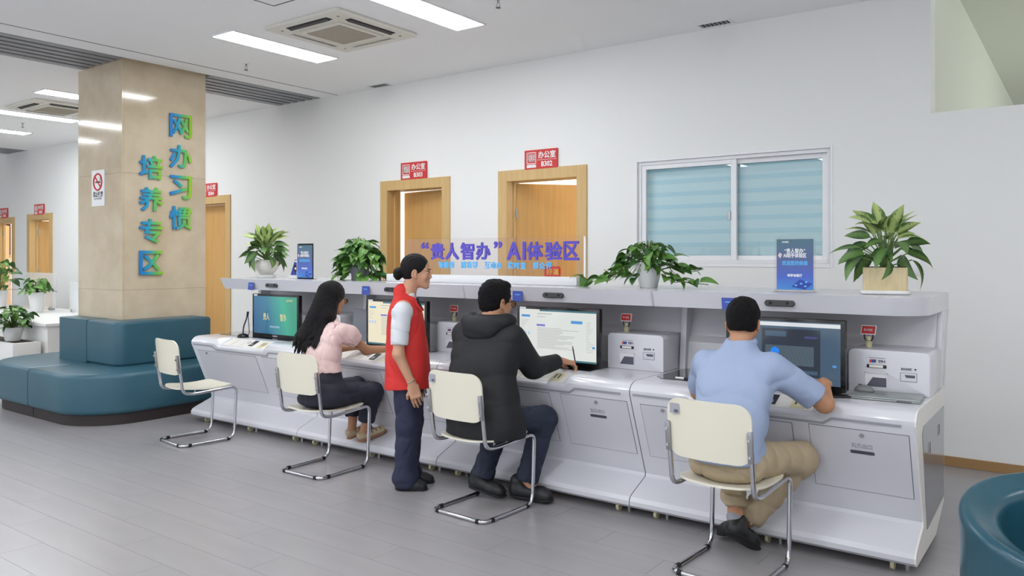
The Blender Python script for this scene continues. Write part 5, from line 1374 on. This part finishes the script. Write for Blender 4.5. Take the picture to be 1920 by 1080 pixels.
# ---------------------------------------------------------------- man in the black hooded jacket
def man_black():
    O = np.array((-3.02, 3.82, 0)); r = thing('person', 'seated man in glasses and a black hooded jacket, writing at the kiosk', 'person', tuple(O))
    hf = Frame((-3.045, 3.985, 1.262), math.radians(-16), -.14)
    s = SDF(.02); add_head(s, hf, 1.10)
    s.cap((-3.05, 3.965, 1.22), (-3.05, 3.91, 1.10), .062, .068)
    SL, SR = (-3.225, 3.90, 1.045), (-2.88, 3.92, 1.045); EL, ER = (-3.34, 4.03, .84), (-2.835, 4.095, .842); WL, WR = (-3.18, 4.30, .866), (-2.800, 4.335, .866)
    s.loft([(.50, -3.03, 3.80, .15, .115), (.62, -3.03, 3.80, .14, .11), (.80, -3.04, 3.83, .15, .10), (.98, -3.05, 3.88, .17, .10), (1.07, -3.05, 3.90, .12, .07), (1.12, -3.05, 3.91, .06, .05)])
    for a, b_, c in ((SL, EL, WL), (SR, ER, WR)): s.chain([a, b_], [.052, .044]); s.chain([b_, c], [.044, .029])
    add_hand(s, aim(WR, (.11, .15, -.035), (-.1, 0, 1)), 1.15, side=-1, curl=(.5, .6, .45), thumb=.8); add_hand(s, aim(WL, (.12, .08, -.02), (0, 0, 1)), 1.05, side=1, curl=(.4, .4, .3))
    hips = [(-3.12, 3.80, .545), (-2.93, 3.80, .545)]; kn = [(-3.13, 4.16, .52), (-2.825, 4.20, .505)]; an = [(-3.165, 4.00, .14), (-2.885, 4.10, .14)]
    seated_legs(s, hips, kn, an, (.07, .05, .036))
    s.cap(an[0], (-3.13, 4.0, .06), .036, .03); s.cap(an[1], (-2.83, 4.10, .06), .036, .03)
    s.build('body', M['skin2'], r, .0045); head_extras(r, hf, 1.10); short_hair(r, hf, 1.10, 9, nape=-.075); glasses(r, hf, 1.10)
    j = SDF(.035)
    j.loft([(.44, -2.985, 3.80, .262, .165), (.52, -2.988, 3.80, .262, .170), (.66, -3.008, 3.80, .242, .158), (.80, -3.035, 3.83, .222, .145), (.94, -3.045, 3.86, .225, .140), (1.03, -3.05, 3.89, .205, .118), (1.10, -3.05, 3.915, .135, .090), (1.15, -3.05, 3.93, .085, .080), (1.18, -3.05, 3.94, .074, .074)], n=2.5)
    for a, b_, c in ((SL, EL, WL), (SR, ER, WR)):
        A, B, C = map(np.array, (a, b_, c)); D = B+(C-B)*.86; d = (C-B)/np.linalg.norm(C-B)
        j.cap(A, B, .088, .068, k=.05); j.cap(B, D, .066, .048, k=.03); j.half(D+d*.012, d, D-.07, D+.09, 's', .003)
    j.half((-3.02, 3.80, .455), (0, 0, -1), (-3.4, 3.5, .36), (-2.7, 4.1, .50), 's', .006)
    j.cap((-3.05, 3.965, 1.24), (-3.05, 3.96, 1.14), .056, .064, 's', .006)
    jk = j.build('jacket', M['jacket'], r, .006, noise=folds(.010, [((1, .2, .4), .24), ((-.4, .1, 1), .21), ((.2, .5, 1), .26)], warp=1., seed=3))
    # hood lying on the shoulders
    h = SDF(.03)
    ring = []
    for k in range(15):
        a = PI*(-.12+1.24*k/14)+PI; ring.append((-3.05+.150*math.cos(a), 3.925+.105*math.sin(a), 1.125-.035*(1+math.sin(a*1.0+PI))*0+.028*(1-abs(math.sin(a)))))
    h.chain(ring, [.030+.014*math.sin(PI*k/14) for k in range(15)]); h.ell((-3.05, 3.815, 1.085), (.125, .050, .065)); h.ell((-3.05, 3.865, 1.155), (.075, .035, .03), None, 's', .02)
    ring2 = [(-3.05+.086*math.cos(a), 3.955+.078*math.sin(a), 1.155+.012*math.sin(a)) for a in [PI+PI*k/12 for k in range(13)]]
    h.chain(ring2, [.022]*13); h.build('hood', M['jacket'], jk, .005, noise=folds(.006, [((1, .3, .4), .13), ((.2, .4, 1), .10)], seed=12))
    b = MB(); b.tube([(-2.862, 4.172, .888), (-2.823, 4.165, .868), (-2.795, 4.180, .838)], .005, 6); rel(b.build('sleeve_strap', M['slotgrey'], None), jk)
    k = SDF(.035); k.ell((-3.02, 3.80, .53), (.18, .145, .08))
    for h_, n_, a_ in zip(hips, kn, an):
        k.chain([h_, n_], [.095, .078]); A = np.array(n_); B = np.array(a_); C = A+(B-A)*1.0; d = (B-A)/np.linalg.norm(B-A)
        k.cap(A, C, .078, .066, k=.03); k.cap(C-d*.045, C-d*.01, .071, .071, k=.008); k.half(C+d*.02, d, C-.09, C+.09, 's', .004)
    k.half((0, 0, .462), (0, 0, -1), (-3.3, 3.6, .38), (-2.8, 3.93, .50), 's', .006)
    k.build('jeans', M['jeans'], r, .0055, noise=folds(.011, [((.3, .8, .6), .09), ((1, .4, .2), .10), ((.1, .2, 1), .07)], seed=7))
    shoe(r, (-3.255, 3.975, .055), (-2.99, 4.01, .014), up=(.15, 0, 1), collar=.10, fat=1.22); shoe(r, (-3.0, 4.08, .014), (-2.70, 4.12, .014), up=(0, 0, 1), collar=.10, fat=1.22)
    pen = MB(); pen.tube([(-2.742, 4.455, .822), (-2.752, 4.43, .95)], .004, 8); o = pen.build('barrel', M['black'], None)
    pr = thing('pen', 'dark pen held upright in the hand of the man in the black jacket', 'pen', (-2.742, 4.455, .822)); rel(o, pr)
    pc = MB(); pc.tube([(-2.7515, 4.4312, .944), (-2.7525, 4.4288, .956)], .0046, 8); rel(pc.build('cap', M['silvertrim'], None), pr)
    return r
man_black()

# ---------------------------------------------------------------- seated woman in pink
def woman_pink():
    O = np.array((-4.50, 3.83, 0)); r = thing('person', 'seated woman with long black hair, pale pink blouse and dark cropped trousers', 'person', tuple(O))
    hf = Frame((-4.605, 4.00, 1.232), math.radians(-4), -.22)
    s = SDF(.02); add_head(s, hf, .98, True)
    s.cap((-4.60, 3.975, 1.19), (-4.585, 3.92, 1.08), .046, .052)
    SL, SR = (-4.71, 3.90, 1.015), (-4.43, 3.935, 1.01); EL, ER = (-4.80, 4.06, .815), (-4.41, 4.155, .838); WL, WR = (-4.66, 4.31, .835), (-4.345, 4.375, .835)
    s.loft([(.50, -4.50, 3.82, .13, .11), (.62, -4.50, 3.82, .12, .10), (.74, -4.52, 3.83, .105, .085), (.90, -4.555, 3.87, .125, .085), (1.0, -4.57, 3.91, .12, .07), (1.07, -4.58, 3.92, .05, .045)])
    for a, b_, c in ((SL, EL, WL), (SR, ER, WR)): s.chain([a, b_], [.043, .034]); s.chain([b_, c], [.035, .023])
    add_hand(s, aim(WR, (.08, .16, -.02), (0, 0, 1)), .95, side=-1, curl=(.35, .4, .3)); add_hand(s, aim(WL, (.12, .10, -.02), (0, 0, 1)), .95, side=1, curl=(.35, .4, .3))
    hips = [(-4.58, 3.82, .545), (-4.42, 3.82, .545)]; kn = [(-4.565, 4.19, .535), (-4.395, 4.20, .515)]; an = [(-4.610, 4.190, .200), (-4.475, 4.185, .185)]
    seated_legs(s, hips, kn, an, (.065, .047, .031))
    for a, t_ in zip(an, ((-4.58, 4.31, .185), (-4.435, 4.31, .175))): s.cap(a, (a[0], a[1]-.005, .165), .031, .030); s.cap((a[0], a[1], .165), t_, .028, .022, flat=((0, 0, 1), .8))
    s.build('body', M['skin2'], r, .0045); head_extras(r, hf, .98, True); glasses(r, hf, .98)
    # long hair
    h = SDF(.014); q = lambda x, y, z: hf.p(x, y, z)
    h.ell(q(0, -.020, .036), (.084, .102, .094), hf.R); h.ell(q(0, .110, -.045), (.074, .080, .095), hf.R, 's', .01)
    h.ell(q(0, .088, .022), (.045, .03, .045), hf.R, 's', .01)
    rr = random.Random(4)
    h.chain([q(0, -.06, .02), (-4.625, 3.86, 1.08), (-4.665, 3.795, .94)], [.085, .082, .070], flat=((.0, 1, .25), .75))
    h.chain([q(.045, -.03, .0), (-4.54, 3.90, 1.10), (-4.575, 3.83, .98)], [.05, .05, .045], k=.03); h.chain([q(-.045, -.03, .0), (-4.69, 3.90, 1.08), (-4.73, 3.80, .95)], [.055, .05, .045], k=.03)
    hair = h.build('hair', M['hair'], r, .0045, noise=lambda X: .0022*np.sin(X @ np.array((330, 190, 8))+3*np.sin(X @ np.array((0, 9, 22))))+.0012*np.sin(X @ np.array((-260, 300, 20))))
    for i in range(26):
        u = i/25; x0 = -4.73+.20*u; a0 = rr.uniform(0, 6); zt = rr.uniform(.80, .90) if .08 < u < .8 else rr.uniform(.86, .95); dx = rr.uniform(-.045, .015)
        pts = [(x0+.03*(1-u), 3.85-.01*math.sin(3*u)+.02, 1.08), (x0+dx*.4, 3.790+.02*abs(u-.5), .97), (x0+dx+.008*math.sin(a0), 3.752+.015*rr.random(), (.97+zt)/2), (x0+dx*1.5+.01*math.cos(a0), 3.745, zt)]
        lk = SDF(.01); Q = [tuple(p) for p in fillet(pts, .06, 3)]; n = len(Q); lk.chain(Q, [.017*(1-(k/(n-1))**2.2)+.0028 for k in range(n)], flat=((0, 1, 0), .7)); lk.build('hair_lock', M['hair'], hair, .004)
    # blouse
    b = SDF(.03)
    b.loft([(.70, -4.505, 3.825, .138, .112), (.76, -4.515, 3.83, .128, .108), (.86, -4.545, 3.855, .142, .108), (.95, -4.565, 3.885, .150, .102), (1.02, -4.57, 3.915, .135, .085), (1.07, -4.58, 3.93, .085, .068), (1.10, -4.585, 3.935, .062, .058)])
    for a, b_ in ((SL, EL), (SR, ER)):
        A, B = np.array(a), np.array(b_); d = (B-A)/np.linalg.norm(B-A); C = A+d*.145
        b.cap(A+(0,0,-.012), A+d*.075, .056, .070, k=.02); b.cap(A+d*.075, C, .070, .060, k=.015); b.half(C, d, C-.10, C+.12, 's', .003)
    b.half((0, 0, .715), (0, 0, -1), (-4.75, 3.6, .6), (-4.3, 4.05, .76), 's', .004)
    b.cap((-4.60, 3.98, 1.17), (-4.59, 3.955, 1.08), .042, .054, 's', .006)
    bl_ = b.build('blouse', M['pinkshirt'], r, .005, noise=folds(.012, [((.5, .3, .2), .055), ((.2, 1, .5), .07), ((.1, .2, 1), .12)], seed=9))
    e = MB(); pts = []
    for k_ in range(36): t_ = k_/35; pts.append((-4.452+.012*t_+.003*math.sin(k_*2.2), 3.845-.035*t_+.045*(1-t_)**2, 1.06-.30*t_))
    fr = SDF(.006); fr.chain(pts, [.0065+.002*math.sin(k_*1.9) for k_ in range(36)]); fr.build('ruffle', M['pinkshirt'], bl_, .0035)
    k = SDF(.035); k.loft([(.50, -4.50, 3.82, .172, .15), (.60, -4.50, 3.815, .162, .142), (.70, -4.505, 3.825, .132, .112), (.735, -4.51, 3.83, .126, .108)]); k.ell((-4.50, 3.80, .525), (.175, .155, .078))
    for h_, n_, a_ in zip(hips, kn, an):
        k.chain([h_, n_], [.092, .080]); A = np.array(n_); B = np.array(a_); C = A+(B-A)*.60; d = (B-A)/np.linalg.norm(B-A); k.cap(A, C, .080, .062, k=.03); k.half(C+d*.02, d, C-.10, C+.10, 's', .004)
    k.half((0, 0, .462), (0, 0, -1), (-4.75, 3.6, .38), (-4.28, 3.95, .50), 's', .006)
    k.build('cropped_trousers', M['darknavy'], r, .005, noise=folds(.010, [((.3, .9, .4), .09), ((1, .3, .2), .10), ((.1, .3, 1), .09)], seed=10))
    # sandals
    for hx, tx in (((-4.612, 4.145, .143), (-4.565, 4.375, .200)), ((-4.478, 4.140, .140), (-4.42, 4.375, .200))):
        hh, tt = np.array(hx), np.array(tx); f = aim(hh, tt-hh, (0, -.2, 1)); L_ = np.linalg.norm(tt-hh)
        so = SDF(.01); so.cap(f.p(0, .035, .0), f.p(0, L_-.04, .0), .034, .040, flat=(f.R[:, 2], .32)); sd = so.build('sandal', M['cork'], r, .0035)
        up = SDF(.008); up.cap(f.p(0, .05, .030), f.p(0, L_-.05, .022), .036, .038, flat=(f.R[:, 2], .75)); up.cap(f.p(0, .03, .040), f.p(0, .032, .06), .033, .032)
        for yy in (.30, .45, .60, .75): up.cap(f.p(-.05, L_*yy, .040), f.p(.05, L_*yy+.006, .040), .0075, .0075, 's', .004)
        up.half(f.p(0, 0, .006), f.R @ np.array((0, 0, -1)), hh-.2, tt+.2, 's', .003); up.half(f.p(0, 0, .062), f.R @ np.array((0, 0, 1)), hh-.2, tt+.2, 's', .003)
        up.build('sandal_upper', M['sandal'], sd, .0035)
    return r
woman_pink()
# ================================================================== END
